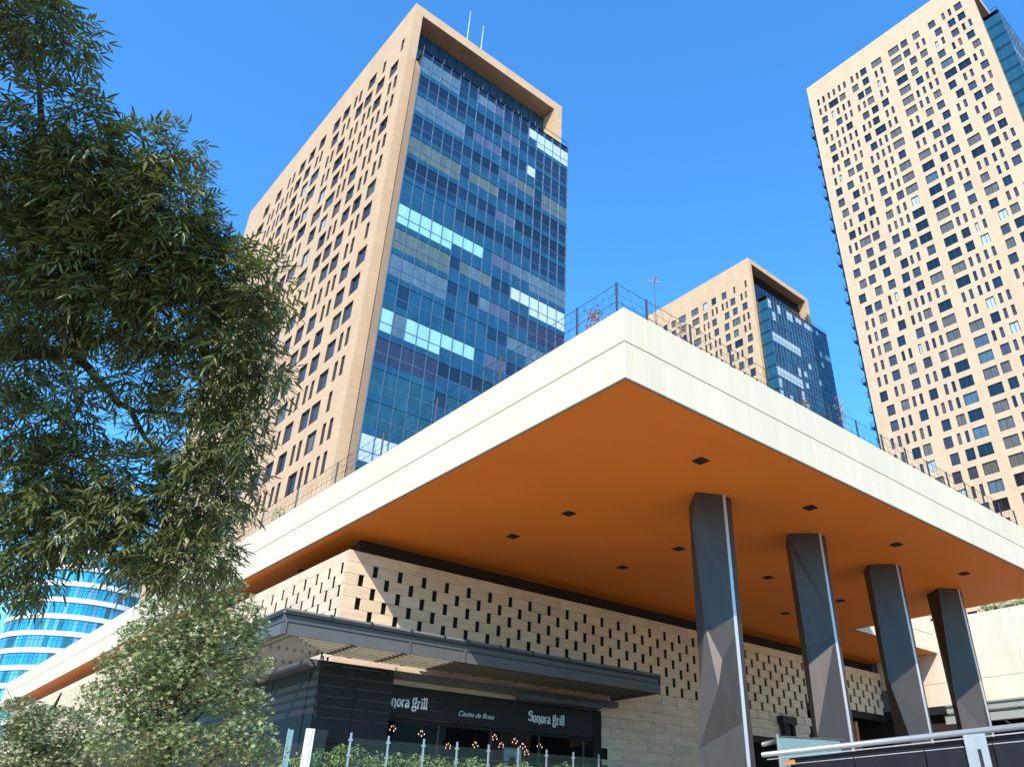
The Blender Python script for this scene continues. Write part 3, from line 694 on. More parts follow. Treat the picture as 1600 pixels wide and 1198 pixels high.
rbx(m, 14.85, 24.9, 27.01, 27.06, 2.55, 2.60); obj('glazing_bar', m, M['frame'], Rf)
m = MB(); m.quad(RL(14.9,27.04,1.3), RL(24.9,27.04,1.3), RL(24.9,27.04,3.6), RL(14.9,27.04,3.6)); obj('shop_glass', m, glassmat('shop_glass', (.02,.03,.03), .12), Rf)
m = MB(); rbx(m, 14.8, 25.4, 32, 32.1, 1.3, 4.6); rbx(m, 14.8, 25.4, 27.35, 32, 4.55, 4.6); rbx(m, 14.7, 14.8, 27.1, 32, 1.3, 4.6); rbx(m, 25.4, 25.5, 27.4, 32, 1.3, 4.6); obj('dining_room', m, M['void'], Rf)

# letters as strokes: list of polylines (x, y, halfwidth)
def arc(cx, cy, rx, ry, a0, a1, n=9, w0=.07, w1=.07):
    return [(cx+rx*math.cos(math.radians(a0+(a1-a0)*i/n)), cy+ry*math.sin(math.radians(a0+(a1-a0)*i/n)), w0+(w1-w0)*abs(math.sin(math.pi*i/n))) for i in range(n+1)]
GL = {
 'S': (.62, [arc(.31,.86,.22,.24,20,250,10,.05,.08)[:10]+arc(.31,.40,.24,.28,75,-150,10,.10,.06), [(.50,1.08,.03),(.53,.80,.03)], [(.06,.36,.03),(.08,.10,.03)]]),
 'o': (.56, [arc(.27,.36,.20,.34,90,450,14,.05,.09)]),
 'n': (.60, [[(.13,0,.06),(.13,.68,.06)], [(.02,.68,.03),(.15,.68,.03)], [(.03,0,.03),(.25,0,.03)], [(.14,.55,.03),(.28,.70,.05),(.42,.62,.07),(.45,.45,.07),(.45,-.16,.06)], [(.34,-.16,.03),(.56,-.16,.03)]]),
 'r': (.44, [[(.13,0,.06),(.13,.68,.06)], [(.02,.68,.03),(.15,.68,.03)], [(.02,0,.03),(.27,0,.03)], [(.14,.50,.03),(.26,.68,.05),(.36,.62,.07)]]),
 'a': (.54, [[(.08,.56,.06),(.2,.70,.05),(.36,.64,.06),(.40,.5,.07),(.40,.04,.06),(.5,0,.03)], arc(.24,.20,.16,.20,60,330,9,.04,.08)]),
 'g': (.62, [arc(.30,.66,.18,.30,90,450,14,.05,.08), [(.42,.92,.04),(.56,1.0,.05)], [(.20,.40,.04),(.14,.24,.05),(.30,.16,.05)], arc(.30,-.04,.22,.22,90,450,14,.05,.08)]),
 'i': (.27, [[(.13,0,.06),(.13,.68,.06)], [(.02,.68,.03),(.15,.68,.03)], [(.02,0,.03),(.25,0,.03)], [(.12,.86,.07),(.12,.97,.07)]]),
 'l': (.27, [[(.13,0,.06),(.13,1.05,.06)], [(.02,1.05,.03),(.15,1.05,.03)], [(.02,0,.03),(.25,0,.03)]]),
 ' ': (.26, [])}
def stroke(m, pts, ox, oz, s, y):
    L_, R2 = [], []
    for i, (x, z, w) in enumerate(pts):
        x0_, z0_, _ = pts[max(i-1,0)]; x1_, z1_, _ = pts[min(i+1,len(pts)-1)]
        d = Vector((x1_-x0_, z1_-z0_)); d = d.normalized() if d.length else Vector((1,0)); n = Vector((-d.y, d.x))
        L_.append((ox+(x+n.x*w)*s, oz+(z+n.y*w)*s)); R2.append((ox+(x-n.x*w)*s, oz+(z-n.y*w)*s))
    for i in range(len(pts)-1):
        a, b_, c, d = L_[i], L_[i+1], R2[i+1], R2[i]
        m.quad((a[0],y,a[1]), (b_[0],y,b_[1]), (c[0],y,c[1]), (d[0],y,d[1]))
        m.quad((a[0],y+.04,a[1]), (b_[0],y+.04,b_[1]), (b_[0],y,b_[1]), (a[0],y,a[1])); m.quad((d[0],y,d[1]), (c[0],y,c[1]), (c[0],y+.04,c[1]), (d[0],y+.04,d[1]))
def sign(x, z, width, text):
    tot = sum(GL[c][0] for c in text); s = width/tot; e = 0
    for c in text:
        if GL[c][1]:
            m = MB()
            for p in GL[c][1]: stroke(m, p, x-12.0+e*s, z-1.3, s, 26.895-26.4)
            obj('letter', m, M['letter'], Rf)
        e += GL[c][0]
sign(21.36, 4.07, 1.92, 'Sonora grill'); sign(14.68, 4.08, 1.93, 'Sonora grill')
cu = bpy.data.curves.new('script_lettering', 'FONT'); cu.body = 'Cocina de Brasa'; cu.size = .255; cu.shear = .35; cu.extrude = .01; cu.offset = -.002
to = bpy.data.objects.new('tmp', cu); COL.objects.link(to); bpy.context.view_layer.update()
me = bpy.data.meshes.new_from_object(to.evaluated_get(bpy.context.evaluated_depsgraph_get())); bpy.data.objects.remove(to)
me.materials.clear(); me.materials.append(M['letter']); o = link('script_lettering', me, Rf, RL(17.98, 26.93, 4.00)); o.rotation_euler = (math.pi/2, 0, 0)

# pendant lamps in the dark room
for i, (x, z) in enumerate(((15.85,3.48),(17.08,3.40),(19.55,3.17),(20.46,3.50),(20.81,3.24),(21.49,3.44),(21.90,3.28),(22.78,3.33),(22.10,3.05),(18.3,3.05))):
    t = thing('pendant_lamp', ['small cluster lamp with lit bulbs just right of the black corner box', 'cluster lamp under the first word grill on the sign', 'low cluster lamp under the middle script lettering', 'highest cluster lamp left of the right-hand lettering', 'cluster lamp hanging above the framed picture', 'cluster lamp directly under the right-hand letter S', 'cluster lamp just right of the framed picture top', 'rightmost cluster lamp near the dark door frame', 'lowest cluster lamp at the right of the framed picture', 'dim low cluster lamp between the left lettering and the script'][i], 'lamp', (x, 27.9, z), 'pendant lamps in the restaurant')
    m = MB(); m.tube([(0,0,.1), (0,0,4.55-z)], .008, 4); obj('cord', m, M['frame'], t)
    for j in range(5):
        a = j*1.257+i; px_, pz_ = .11*math.cos(a), .09*math.sin(a)
        m = MB(); m.tube([(0,0,.1), (px_,.05*math.sin(a*2),pz_+.03)], .006, 4); obj('arm', m, M['frame'], t)
        m = MB(); m.tube([(px_,.05*math.sin(a*2),pz_+.03), (px_,.05*math.sin(a*2),pz_), (px_,.05*math.sin(a*2),pz_-.03)], [.008,.018,.008], 6); obj('bulb', m, M['bulb'], t)
t = thing('framed_picture', 'pale framed photo print standing in the dark restaurant window', 'picture', (21.1, 27.5, 2.2))
m = MB(); m.box(-.42,.42,0,.03,0,.9); obj('print', m, M['photo'], t); m = MB(); m.box(-.46,.46,.01,.05,-.04,.94); obj('frame', m, M['greymetal'], t)
m = MB(); m.tube([(0,-.01,.05),(0,-.012,.35),(0,-.012,.6)], [.26,.2,.12], 10); obj('dark_figure_print', m, M['void'], t).scale = (1, .05, 1)

# ------------------------------------------------------------------ grey steel restaurant awning
Aw = thing('steel_awning', 'grey steel slatted awning wrapping the corner above the restaurant front', 'awning', (9.53, 24.0, 5.27))
def AL(m, x0, x1, y0, y1, z0, z1): m.box(x0-9.53, x1-9.53, y0-24, y1-24, z0-5.27, z1-5.27)
X0, X1, Y0, Z0, Z1 = 9.53, 26.1, 24.0, 5.27, 5.93
for a, c in ((9.53,13.93),(13.95,16.1),(16.12,20.9),(20.92,26.1)):
    m = MB(); AL(m, a, c, Y0, Y0+.06, Z0, Z0+.36); obj('lower_fascia', m, M['greymetal'], Aw)
for a, c in ((9.53,14.9),(14.92,20.9),(20.92,26.1)):
    m = MB(); AL(m, a, c, Y0+.06, Y0+.12, Z0+.39, Z1-.06); obj('upper_fascia', m, M['greymetal'], Aw)
m = MB(); AL(m, X0, X1, Y0-.02, Y0+.14, Z0+.36, Z0+.39); AL(m, X0, X1, Y0-.05, Y0+.1, Z1-.06, Z1); obj('flange', m, M['darkmetal'], Aw)
for a, c in ((24.13,28.5),(28.52,33),(33.02,38)):
    m = MB(); AL(m, X0, X0+.06, a, c, Z0, Z0+.36); obj('lower_fascia', m, M['greymetal'], Aw)
    m = MB(); AL(m, X0+.06, X0+.12, a, c, Z0+.39, Z1-.06); obj('upper_fascia', m, M['greymetal'], Aw)
m = MB(); AL(m, X0-.02, X0+.14, Y0+.14, 38, Z0+.36, Z0+.39); AL(m, X0-.05, X0+.1, Y0+.1, 38, Z1-.06, Z1); obj('flange', m, M['darkmetal'], Aw)
m = MB(); m.tube([(-.03,14,.72), (-.03,.0,.72), (16.55,0,.72)], .05, 8); obj('gutter_pipe', m, M['greymetal'], Aw, smooth=True)
for x in (9.60, 13.9, 16.1, 20.9): 
    m = MB(); AL(m, x-.03, x+.03, Y0-.05, Y0, Z0, Z0+.38); obj('stiffener', m, M['greymetal'], Aw)
for x in (11.0, 12.4, 13.9, 15.2, 16.2, 17.6, 19.1, 20.9): 
    m = MB(); AL(m, x-.03, x+.03, Y0-.08, Y0+.03, Z1-.03, Z1+.12); obj('pipe_bracket', m, M['darkmetal'], Aw)
# slats of the front part run along the front, those of the side part along the side; mitred at the hip
def slat(p0, p1, tilt, w=.20, th=.025):
    p0, p1 = Vector(p0), Vector(p1); d = (p1-p0).normalized(); n = Vector((-d.y, d.x, 0)); a = math.radians(tilt)
    u_ = (n*math.cos(a)+Vector((0,0,1))*math.sin(a))*w/2; v_ = (n*-math.sin(a)+Vector((0,0,1))*math.cos(a))*th/2
    m = MB(); vs_ = [p+su*u_+sv*v_ for p in (p0,p1) for su, sv in ((-1,-1),(1,-1),(1,1),(-1,1))]
    m.v = [tuple(q) for q in vs_]; m.f = [(0,1,2,3),(7,6,5,4),(0,4,5,1),(1,5,6,2),(2,6,7,3),(3,7,4,0)]; m.m = [0]*6
    obj('slat', m, M['slat'], Aw, fix=True)
for k in range(9):
    t_ = .30+.27*k
    slat((t_+.05, t_, .20), (16.5, t_, .20), 62)
    slat((t_, 14, .20), (t_, t_+.05, .20), -62)
for x in (2.5, 4.4, 6.5, 8.6, 10.7, 12.8, 14.9):
    m = MB(); m.box(x-.03, x+.03, .1, 2.7, .30, .50); obj('rafter', m, M['greymetal'], Aw)
for y in (2.6, 4.7, 6.8, 8.9): 
    m = MB(); m.box(.1, 2.6, y-.03, y+.03, .30, .50); obj('rafter', m, M['greymetal'], Aw)
m = MB(); m.v = [(.05,.1,.30),(.1,.05,.30),(2.5,2.45,.30),(2.45,2.5,.30),(.05,.1,.5),(.1,.05,.5),(2.5,2.45,.5),(2.45,2.5,.5)]; m.f = [(0,1,2,3),(4,5,6,7),(0,1,5,4),(2,3,7,6),(1,2,6,5),(0,3,7,4)]; m.m = [0]*6
obj('hip_rafter', m, M['greymetal'], Aw, fix=True)
m = MB(); AL(m, 12.0, 26.1, 26.55, 26.95, 4.98, 5.2); AL(m, 11.6, 11.98, 26.6, 38, 4.98, 5.2); obj('inner_gutter', m, M['greymetal'], Aw)
m = MB(); AL(m, 16.0, 26.1, 24.2, 26.9, 5.62, 5.66); obj('roof_sheet', m, M['greymetal'], Aw)
m = MB(); AL(m, 20.6, 24.9, 26.3, 26.8, 4.80, 4.97); obj('end_gutter', m, M['greymetal'], Aw)
m = MB(); AL(m, 26.04, 26.1, 24.06, 27.0, 5.27, 5.9); obj('end_plate', m, M['greymetal'], Aw)
for x in (12.1, 14.9):
    m = MB(); m.tube([(x-9.53,2.5,.05), (x-9.53,2.45,-.18)], .025, 6); obj('hanger', m, M['steel'], Aw)

# ------------------------------------------------------------------ terrace balustrade and planting
def balustrade(xs, y, label, name='glass_balustrade'):
    t = thing(name, label, 'balustrade', (xs[0], y, 1.3))
    m = MB(); m.box(-.02, .02, -.02, .02, 0, 1.12); m.box(-.05,.05,-.03,.03,.55,.60); m.box(-.05,.05,-.03,.03,.92,.97); pme_ = m.mesh('post', M['steel'])
    for x in xs: link('post', pme_, t, (x-xs[0], 0, 0))
    for a, c in zip(xs[:-1], xs[1:]):
        m = MB(); m.box(a-xs[0]+.05, c-xs[0]-.05, -.008, .008, .1, 1.0); obj('glass_panel', m, M['bal'], t)
    return t
balustrade([10.72+1.12*k for k in range(9)], 21, 'glass balustrade with thin steel posts in front of the restaurant')
t = thing('gate_post_screen', 'broad pale steel post with a glass wing at the left end of the terrace', 'screen', (9.5, 21, 1.3))
m = MB(); m.box(-.03,.10,-.05,.05,-.6,1.13); m.box(.12,.17,-.05,.05,-.6,1.13); obj('post', m, M['white'], t)
m = MB(); m.v = [(.17,-.01,-.6),(.42,-.01,-.6),(.55,-.01,1.13),(.17,-.01,1.13),(.17,.01,-.6),(.42,.01,-.6),(.55,.01,1.13),(.17,.01,1.13)]; m.f = [(0,1,2,3),(7,6,5,4),(0,4,5,1),(1,5,6,2),(2,6,7,3),(3,7,4,0)]; m.m = [0]*6; obj('glass_wing', m, M['bal'], t, fix=True)
t = thing('glass_fin', 'narrow green glass fin standing left of the pale steel post', 'screen', (9.05, 21.1, 0.6))
m = MB(); m.box(0,.12,-.012,.012,0,1.78); obj('fin', m, M['tealglass'], t); m = MB(); m.box(-.02,.0,-.02,.02,0,1.8); obj('edge', m, M['steel'], t)
t = thing('short_balustrade', 'short dark framed glass rail against the stone wall right of the restaurant door', 'balustrade', (24.2, 25.4, 1.3))
m = MB(); 
for x in (0, .75, 1.9): m.box(x, x+.07, -.03, .03, 0, 1.25)
m.box(-.6, 1.9, -.02, .02, .95, 1.0); m.box(-1.2, 0, -.02, .02, 1.2, 1.25); obj('rail', m, M['frame'], t)
m = MB(); m.box(.07,.75,-.01,.01,.1,1.2); m.box(.82,1.9,-.01,.01,.1,1.2); obj('glass_panel', m, M['bal'], t)

def leaf_cloud(mb, blobs, n, size, kind, rg, mats=1, redp=0.0, sunny=None, dirs=None):
    tot = sum(b_[3]*b_[3]*b_[4] for b_ in blobs)
    for (cx, cy, cz, a, c) in blobs:
        k = int(n*a*a*c/tot)
        for _ in range(k):
            while True:
                p = Vector((rg.uniform(-1,1), rg.uniform(-1,1), rg.uniform(-1,1)))
                if p.length < 1: break
            if rg.random() < .55 and p.length > .01: p = p.normalized()*rg.uniform(.72, 1.08)
            P = Vector((cx+p.x*a, cy+p.y*a, cz+p.z*c)); one_leaf(mb, P, size*rg.uniform(.7,1.25), kind, rg, 1 if (mats > 1 and rg.random() < redp) else 0)
def rot_basis(rg, droop=0.35):
    th_ = rg.uniform(0, 2*math.pi); ph = rg.gauss(-droop, .5)
    d = Vector((math.cos(th_)*math.cos(ph), math.sin(th_)*math.cos(ph), math.sin(ph)))
    s_ = d.cross(Vector((rg.gauss(0,.5), rg.gauss(0,.5), 1))).normalized(); n = s_.cross(d).normalized()
    return d, s_, n
def one_leaf(mb, P, L_, kind, rg, mi=0):
    d, s_, n = rot_basis(rg); i0 = len(mb.v)
    if kind == 'star':                        # five-lobed leaf, slightly cupped
        pts = [P]; 
        for k in range(10):
            a = math.radians(-90+36*k); rr = L_*(.5 if k % 2 else .20)*(1.0 if k != 0 else .6)
            pts.append(P+d*(-math.sin(a)*rr)+s_*(math.cos(a)*rr)+n*(-.12*rr))
        mb.v += [tuple(q) for q in pts]
        for k in range(0, 10, 2):
            mb.f.append((i0, i0+1+k, i0+1+(k+1) % 10)); mb.m.append(mi); mb.f.append((i0, i0+1+(k+1) % 10, i0+1+(k+2) % 10)); mb.m.append(mi)
    else:                                     # folded oval
        w = L_*.30
        q = [P, P+d*L_*.45+s_*w+n*.12*L_, P+d*L_, P+d*L_*.45-s_*w+n*.12*L_, P+d*L_*.5]
        mb.v += [tuple(v) for v in q]; mb.f += [(i0,i0+1,i0+2,i0+4), (i0,i0+4,i0+2,i0+3)]; mb.m += [mi, mi]
rp = random.Random(4)
labs = ['leafy green shrub beside the pale steel post at the left end of the planter', 'tall pale-flowered shrub in front of the black corner panel', 'low shrub between the first two thin balustrade posts', 'bushy shrub just left of the black corner box edge', 'drooping shrub under the first pendant lamp', 'rounded shrub under the word grill', 'bright green shrub under the middle lettering', 'spiky fern-like shrub left of the framed picture', 'dense shrub in front of the framed picture', 'shrub at the right end of the restaurant planter']
for k in range(10):
    x = 10.0+1.05*k; t = thing('planter_shrub', labs[k], 'shrub', (x, 21.6, 1.45), 'shrubs in the terrace planter')
    m = MB(); h = [.50,.62,.50,.55,.60,.52,.50,.56,.62,.5][k]
    bl = [(rp.uniform(-.4,.4), rp.uniform(-.15,.25), h*rp.uniform(.2,.8), .30, h*.55) for _ in range(4)]
    leaf_cloud(m, bl, 700, .085, 'oval', rp); obj('foliage', m, M['leafP'], t)
    m = MB()
    for j in range(5): m.tube([(0,0,-.05), (rp.uniform(-.3,.3), rp.uniform(-.1,.2), h*.8)], [.012,.005], 5)
    obj('stem', m, M['bark'], t)
t = thing('planter', 'long dark timber planter behind the glass balustrade', 'planter', (9.6, 21.3, 1.3))
for i in range(3):
    m = MB(); m.bevbox(0, 11.2, -.05, .0, .0+.055*i, .05+.055*i, .006); obj('plank', m, M['planter'], t, fix=True)
m = MB(); m.box(0, 11.2, 0, .7, 0, .14); obj('soil', m, M['bark'], t)

# ------------------------------------------------------------------ ramp rail, stair glass and column foot plate at the lower right
Rr = thing('ramp_balustrade', 'steel handrail over smoked panels crossing the lower right corner', 'balustrade', (22, 16.1, GZ))
def zt_(y): return 2.235+(16.1-y)*.0205
m = MB(); m.tube([(0,0,zt_(16.1)-GZ), (0,-14,zt_(2.1)-GZ)], .075, 14); obj('handrail', m, M['steel'], Rr, smooth=True)
m = MB(); m.tube([(0,-.15,zt_(16.1)-GZ-.14), (0,-14,zt_(2.1)-GZ-.14)], .016, 8); obj('lower_rail', m, M['strip'], Rr)
m = MB(); m.v = [(.08,-.9,0),(.08,-14,0),(.08,-14,zt_(2.1)-GZ-.16),(.08,-.9,zt_(15.2)-GZ-.16),(.12,-.9,0),(.12,-14,0),(.12,-14,zt_(2.1)-GZ-.16),(.12,-.9,zt_(15.2)-GZ-.16)]
m.f = [(0,1,2,3),(7,6,5,4),(0,4,5,1),(1,5,6,2),(2,6,7,3),(3,7,4,0)]; m.m = [0]*6; obj('dark_top_band', m, M['void'], Rr, fix=True)
yy = [15.1, 13.0, 10.9, 9.8, 9.1, 7.0, 4.9, 2.5]
for a, c in zip(yy[:-1], yy[1:]):
    za, zb = zt_(a)-.33, zt_(c)-.33
    m = MB(); A_, C_ = a-.02-16.1, c+.02-16.1
    m.v = [(-.02,A_,.0),(-.02,C_,.0),(-.02,C_,zb-GZ),(-.02,A_,za-GZ),(.02,A_,.0),(.02,C_,.0),(.02,C_,zb-GZ),(.02,A_,za-GZ)]; m.f = [(0,1,2,3),(7,6,5,4),(0,4,5,1),(1,5,6,2),(2,6,7,3),(3,7,4,0)]; m.m = [0]*6
    obj('smoked_panel', m, M['smoke'], Rr, fix=True)
    m = MB(); m.tube([(-.03,A_,za-GZ), (-.03,C_,zb-GZ)], .012, 6); obj('panel_edge', m, M['strip'], Rr)
m = MB(); m.tube([(.0,-.62,0), (.0,-.62,zt_(15.5)-GZ-.05)], .045, 8); m.tube([(.02,-.85,0), (.02,-.85,zt_(15.5)-GZ-.35)], .03, 8); obj('rail_post', m, M['steel'], Rr)
m = MB(); Y_ = 9.75-16.1; Y2 = 9.2-16.1
m.box(-.12, -.08, Y2, Y2+.17, 0, zt_(9.5)-GZ-.07); m.box(-.12, -.08, Y2+.27, Y_, 0, zt_(9.5)-GZ-.07); m.box(-.119, -.081, Y2+.17, Y2+.27, 1.95+1.7, zt_(9.5)-GZ-.07); obj('column_foot_plate', m, M['greymetal'] if False else mat('glass_lightened_grey', (.40,.42,.42), .5, vary=.08, scale=3), Rr)  # stand-in for column foot behind glass, reflection painted as pale grey
m = MB(); m.box(-.10, -.085, Y2+.172, Y2+.268, 0, 1.94+1.7); obj('dark_slot', m, M['darkmetal'], Rr)
t = thing('orange_notice', 'small orange notice plate fixed under the steel handrail', 'sign', (21.9, 15.3, 1.9))
m = MB(); m.box(0,.015,-.40,.0,0,.13); obj('plate', m, M['orangepaint'], t)
m = MB(); m.box(-.004,0,-.40,.0,0,.018); m.box(-.004,0,-.40,.0,.112,.13); m.box(-.004,0,-.02,0,.02,.11); obj('pale_edge', m, M['stalk'], t)

Sg = thing('stair_balustrade', 'teal glass stair balustrade sloping down in front of the second column', 'balustrade', (24, 16.9, GZ))
def slab3(pts, x, th, name, mt):
    m = MB(); n = len(pts); m.v = [(x, y, z) for y, z in pts]+[(x+th, y, z) for y, z in pts]
    m.f = [tuple(range(n)), tuple(range(2*n-1, n-1, -1))]+[(i, (i+1) % n, n+(i+1) % n, n+i) for i in range(n)]; m.m = [0]*len(m.f); obj(name, m, mt, Sg, fix=True)
slab3([(0,0),(0,2.95+1.7),(-.95,2.82+1.7),(-.95,0)], 0, .02, 'glass_panel', M['tealglass'])
slab3([(-1.0,0),(-1.0,2.81+1.7),(-2.3,2.66+1.7),(-2.3,0)], 0, .02, 'glass_panel', M['tealglass'])
m = MB(); m.tube([(0,0,0), (0,0,4.72)], .05, 8); m.tube([(0,-.97,3.0), (0,-.97,4.5)], .02, 6); obj('post', m, M['steel'], Sg)
m = MB(); m.tube([(0,.05,4.66), (0,-2.5,4.36)], .025, 6); m.tube([(.1,-.1,4.62), (.1,-2.2,4.2)], .015, 6); obj('top_rail', m, M['greymetal'], Sg)
m = MB(); m.tube([(.2,.75,4.47), (.05,.0,4.53)], .075, 12); obj('rail_stub', m, M['steel'], Sg, smooth=True)

t = thing('orange_post', 'thin orange post standing in the dark opening behind the second column', 'post', (41.3, 24, 1.3))
m = MB(); m.tube([(0,0,0), (0,0,4.1)], .09, 10); obj('pole', m, M['orangepaint'], t)
m = MB(); m.tube([(0,0,4.1), (0,0,4.16)], .10, 10); obj('cap', m, M['darkmetal'], t)
t = thing('wall_bracket', 'black box bracket hanging on the stone wall left of the second column', 'bracket', (38.6, 26.9, 4.3))
m = MB(); m.box(0, 1.3, -.2, .15, 1.05, 1.45); m.box(.15, .5, -.15, .1, -.2, 1.05); m.box(.95, 1.15, -.15, .1, .4, 1.05); obj('bracket_body', m, M['black'], t)
m = MB()
for k in range(5): m.box(0, 1.3, -.215, -.2, 1.08+k*.07, 1.11+k*.07)
obj('grille', m, M['darkmetal'], t)
# trusses and lit spots seen in the dark opening
t = thing('roof_truss', 'dark steel trusses inside the opening behind the columns', 'truss', (42, 29, 5.6))
m = MB()
for k in range(3):
    y = k*1.2
    m.tube([(0,y,0), (8,y,0)], .06, 6); m.tube([(0,y,.7), (8,y,.7)], .06, 6)
    for j in range(8): m.tube([(j,y,0), (j+.5,y,.7), (j+1,y,0)], .035, 5)
obj('truss_bars', m, M['greymetal'], t)
m = MB()
for j in range(5): m.tube([(1.5+1.2*j,-.3,-.35), (1.5+1.2*j,-.3,-.42)], .08, 8)
obj('spot_lamp', m, mat('spot', (1,1,1), emit=(1,.95,.85,1.2)), t)
m = MB(); m.box(41.7-42, 50-42, -2.2, -2.0, -1.9, -1.65); obj('lower_beam', m, M['wallcream'], t)

# second awning at the right, under the cream wall
A2 = thing('steel_awning', 'grey steel awning with folded glass roof at the far right under the cream wall', 'awning', (47.6, 10, 5.6))
for a, c in ((-2, 2.5), (2.52, 7.6), (7.62, 9.9), (9.92, 12)):
    m = MB(); m.box(0, .08, a, c, 0, .42); obj('fascia', m, mat('pale_awning_metal', (.36,.38,.36), .5, vary=.08) if a == -2 else bpy.data.materials['pale_awning_metal'], A2)
m = MB(); m.box(-.03, .12, -2, 12, .42, .48); m.box(-.02, .1, -2, 12, -.05, 0); obj('flange', m, M['darkmetal'], A2)
for y in range(0, 12, 2):
    m = MB(); m.v = [(.1,y,.5),(3,y,1.1),(3,y+1.8,1.1),(.1,y+1.8,.5),(.1,y,.56),(3,y,1.16),(3,y+1.8,1.16),(.1,y+1.8,.56)]; m.f = [(0,1,2,3),(7,6,5,4),(0,4,5,1),(1,5,6,2),(2,6,7,3),(3,7,4,0)]; m.m = [0]*6
    obj('roof_pane', m, M['greymetal'], A2, fix=True)
    m = MB(); m.tube([(.1,y+.9,.1), (2.6,y+.9,-.6)], .05, 6); obj('brace', m, bpy.data.materials['pale_awning_metal'], A2)
m = MB(); m.box(.3, 3, -2, 12, 1.0-.05, 1.0); m.box(0.4, .5, -2, 12, .6, .95); obj('upper_gutter', m, bpy.data.materials['pale_awning_metal'], A2)
m = MB(); m.box(1.5, 3, -4, 14, -7.3, -.2); obj('dark_shopfront', m, M['void'], A2)

# ------------------------------------------------------------------ plants on the canopy roof and on the cream wall
def stalkplant(x, y, h, lab, lamp=False):
    t = thing('roof_stalk_plant', lab, 'plant', (x, y, ZT))
    m = MB(); m.tube([(0,0,-.2), (0,0,h*.6), (.05,0,h)], [.03,.022,.01], 6); obj('stalk', m, M['stalk'], t)
    m = MB()
    for _ in range(150):
        zz = rp.uniform(.1, 1)**.8*h; P = Vector((rp.gauss(0,.11), rp.gauss(0,.11), zz)); one_leaf(m, P, rp.uniform(.06,.13), 'oval', rp)
    obj('seed_heads', m, M['stalk'], t, stuff=True)
stalkplant(12.66, 13.6, 1.0, 'pinkish dry tuft on the roof left of the canopy corner')
stalkplant(16.2, 13.4, 2.1, 'dry seed-headed plant on the roof in front of the distant tower')
stalkplant(22.6, 13.2, 1.5, 'dry stalk plant on the roof in front of the distant tower glass')
stalkplant(25.3, 13.2, 2.7, 'tallest dry flower stalk on the roof against the blue sky')
t = thing('weather_mast', 'thin mast with a small rotor head rising above the canopy roof', 'mast', (16.0, 14.2, ZT))
m = MB(); m.tube([(0,0,-.2), (0,0,4.1)], .015, 6); obj('mast_pole', m, M['greymetal'], t)
for a in (0, 2.1, 4.2):
    m = MB(); m.tube([(0,0,4.05), (.16*math.cos(a),.16*math.sin(a),4.08), (.2*math.cos(a),.2*math.sin(a),4.12)], [.01,.03,.05], 6); obj('rotor_cup', m, M['stalk'], t)
for i, (x, y, z, s_, lab) in enumerate(((51.6, 19.2, 11.95, .9, 'green bush on top of the cream wall at far right'), (51.6, 17.4, 11.95, .7, 'small bush at the right end of the cream wall top'), (51.8, 24.6, 11.95, .8, 'dark bush showing between the third and fourth columns'))):
    t = thing('wall_top_bush', lab, 'bush', (x, y, z), 'bushes on top of the cream wall'); m = MB(); leaf_cloud(m, [(0,0,.5*s_,.9*s_,.55*s_), (.1,.6,.35*s_,.6*s_,.4*s_), (0,-.7,.3*s_,.6*s_,.4*s_)], 900, .12, 'oval', rp); obj('foliage', m, M['leafP'], t)
    m = MB(); m.tube([(0,0,-.3), (0,0,.5)], .04, 6); obj('stem', m, M['bark'], t)
t = thing('roof_shrub', 'tiny green shrub peeping over the canopy roof below the glass front', 'shrub', (12.9, 20.9, ZT)); m = MB(); leaf_cloud(m, [(0,0,.35,.22,.22)], 160, .07, 'oval', rp); obj('foliage', m, M['leafP'], t)
m = MB(); m.tube([(0,0,-.2), (0,0,.3)], .015, 5); obj('stem', m, M['bark'], t)
t = thing('roof_shrub', 'thin leafy shoot on the canopy roof near the foot of the peach tower', 'shrub', (12.9, 35.4, ZT)); m = MB(); leaf_cloud(m, [(0,0,.6,.35,.6)], 300, .08, 'oval', rp); obj('foliage', m, M['leafP'], t)
m = MB(); m.tube([(0,0,-.2), (0,0,.9)], .02, 5); obj('stem', m, M['bark'], t)

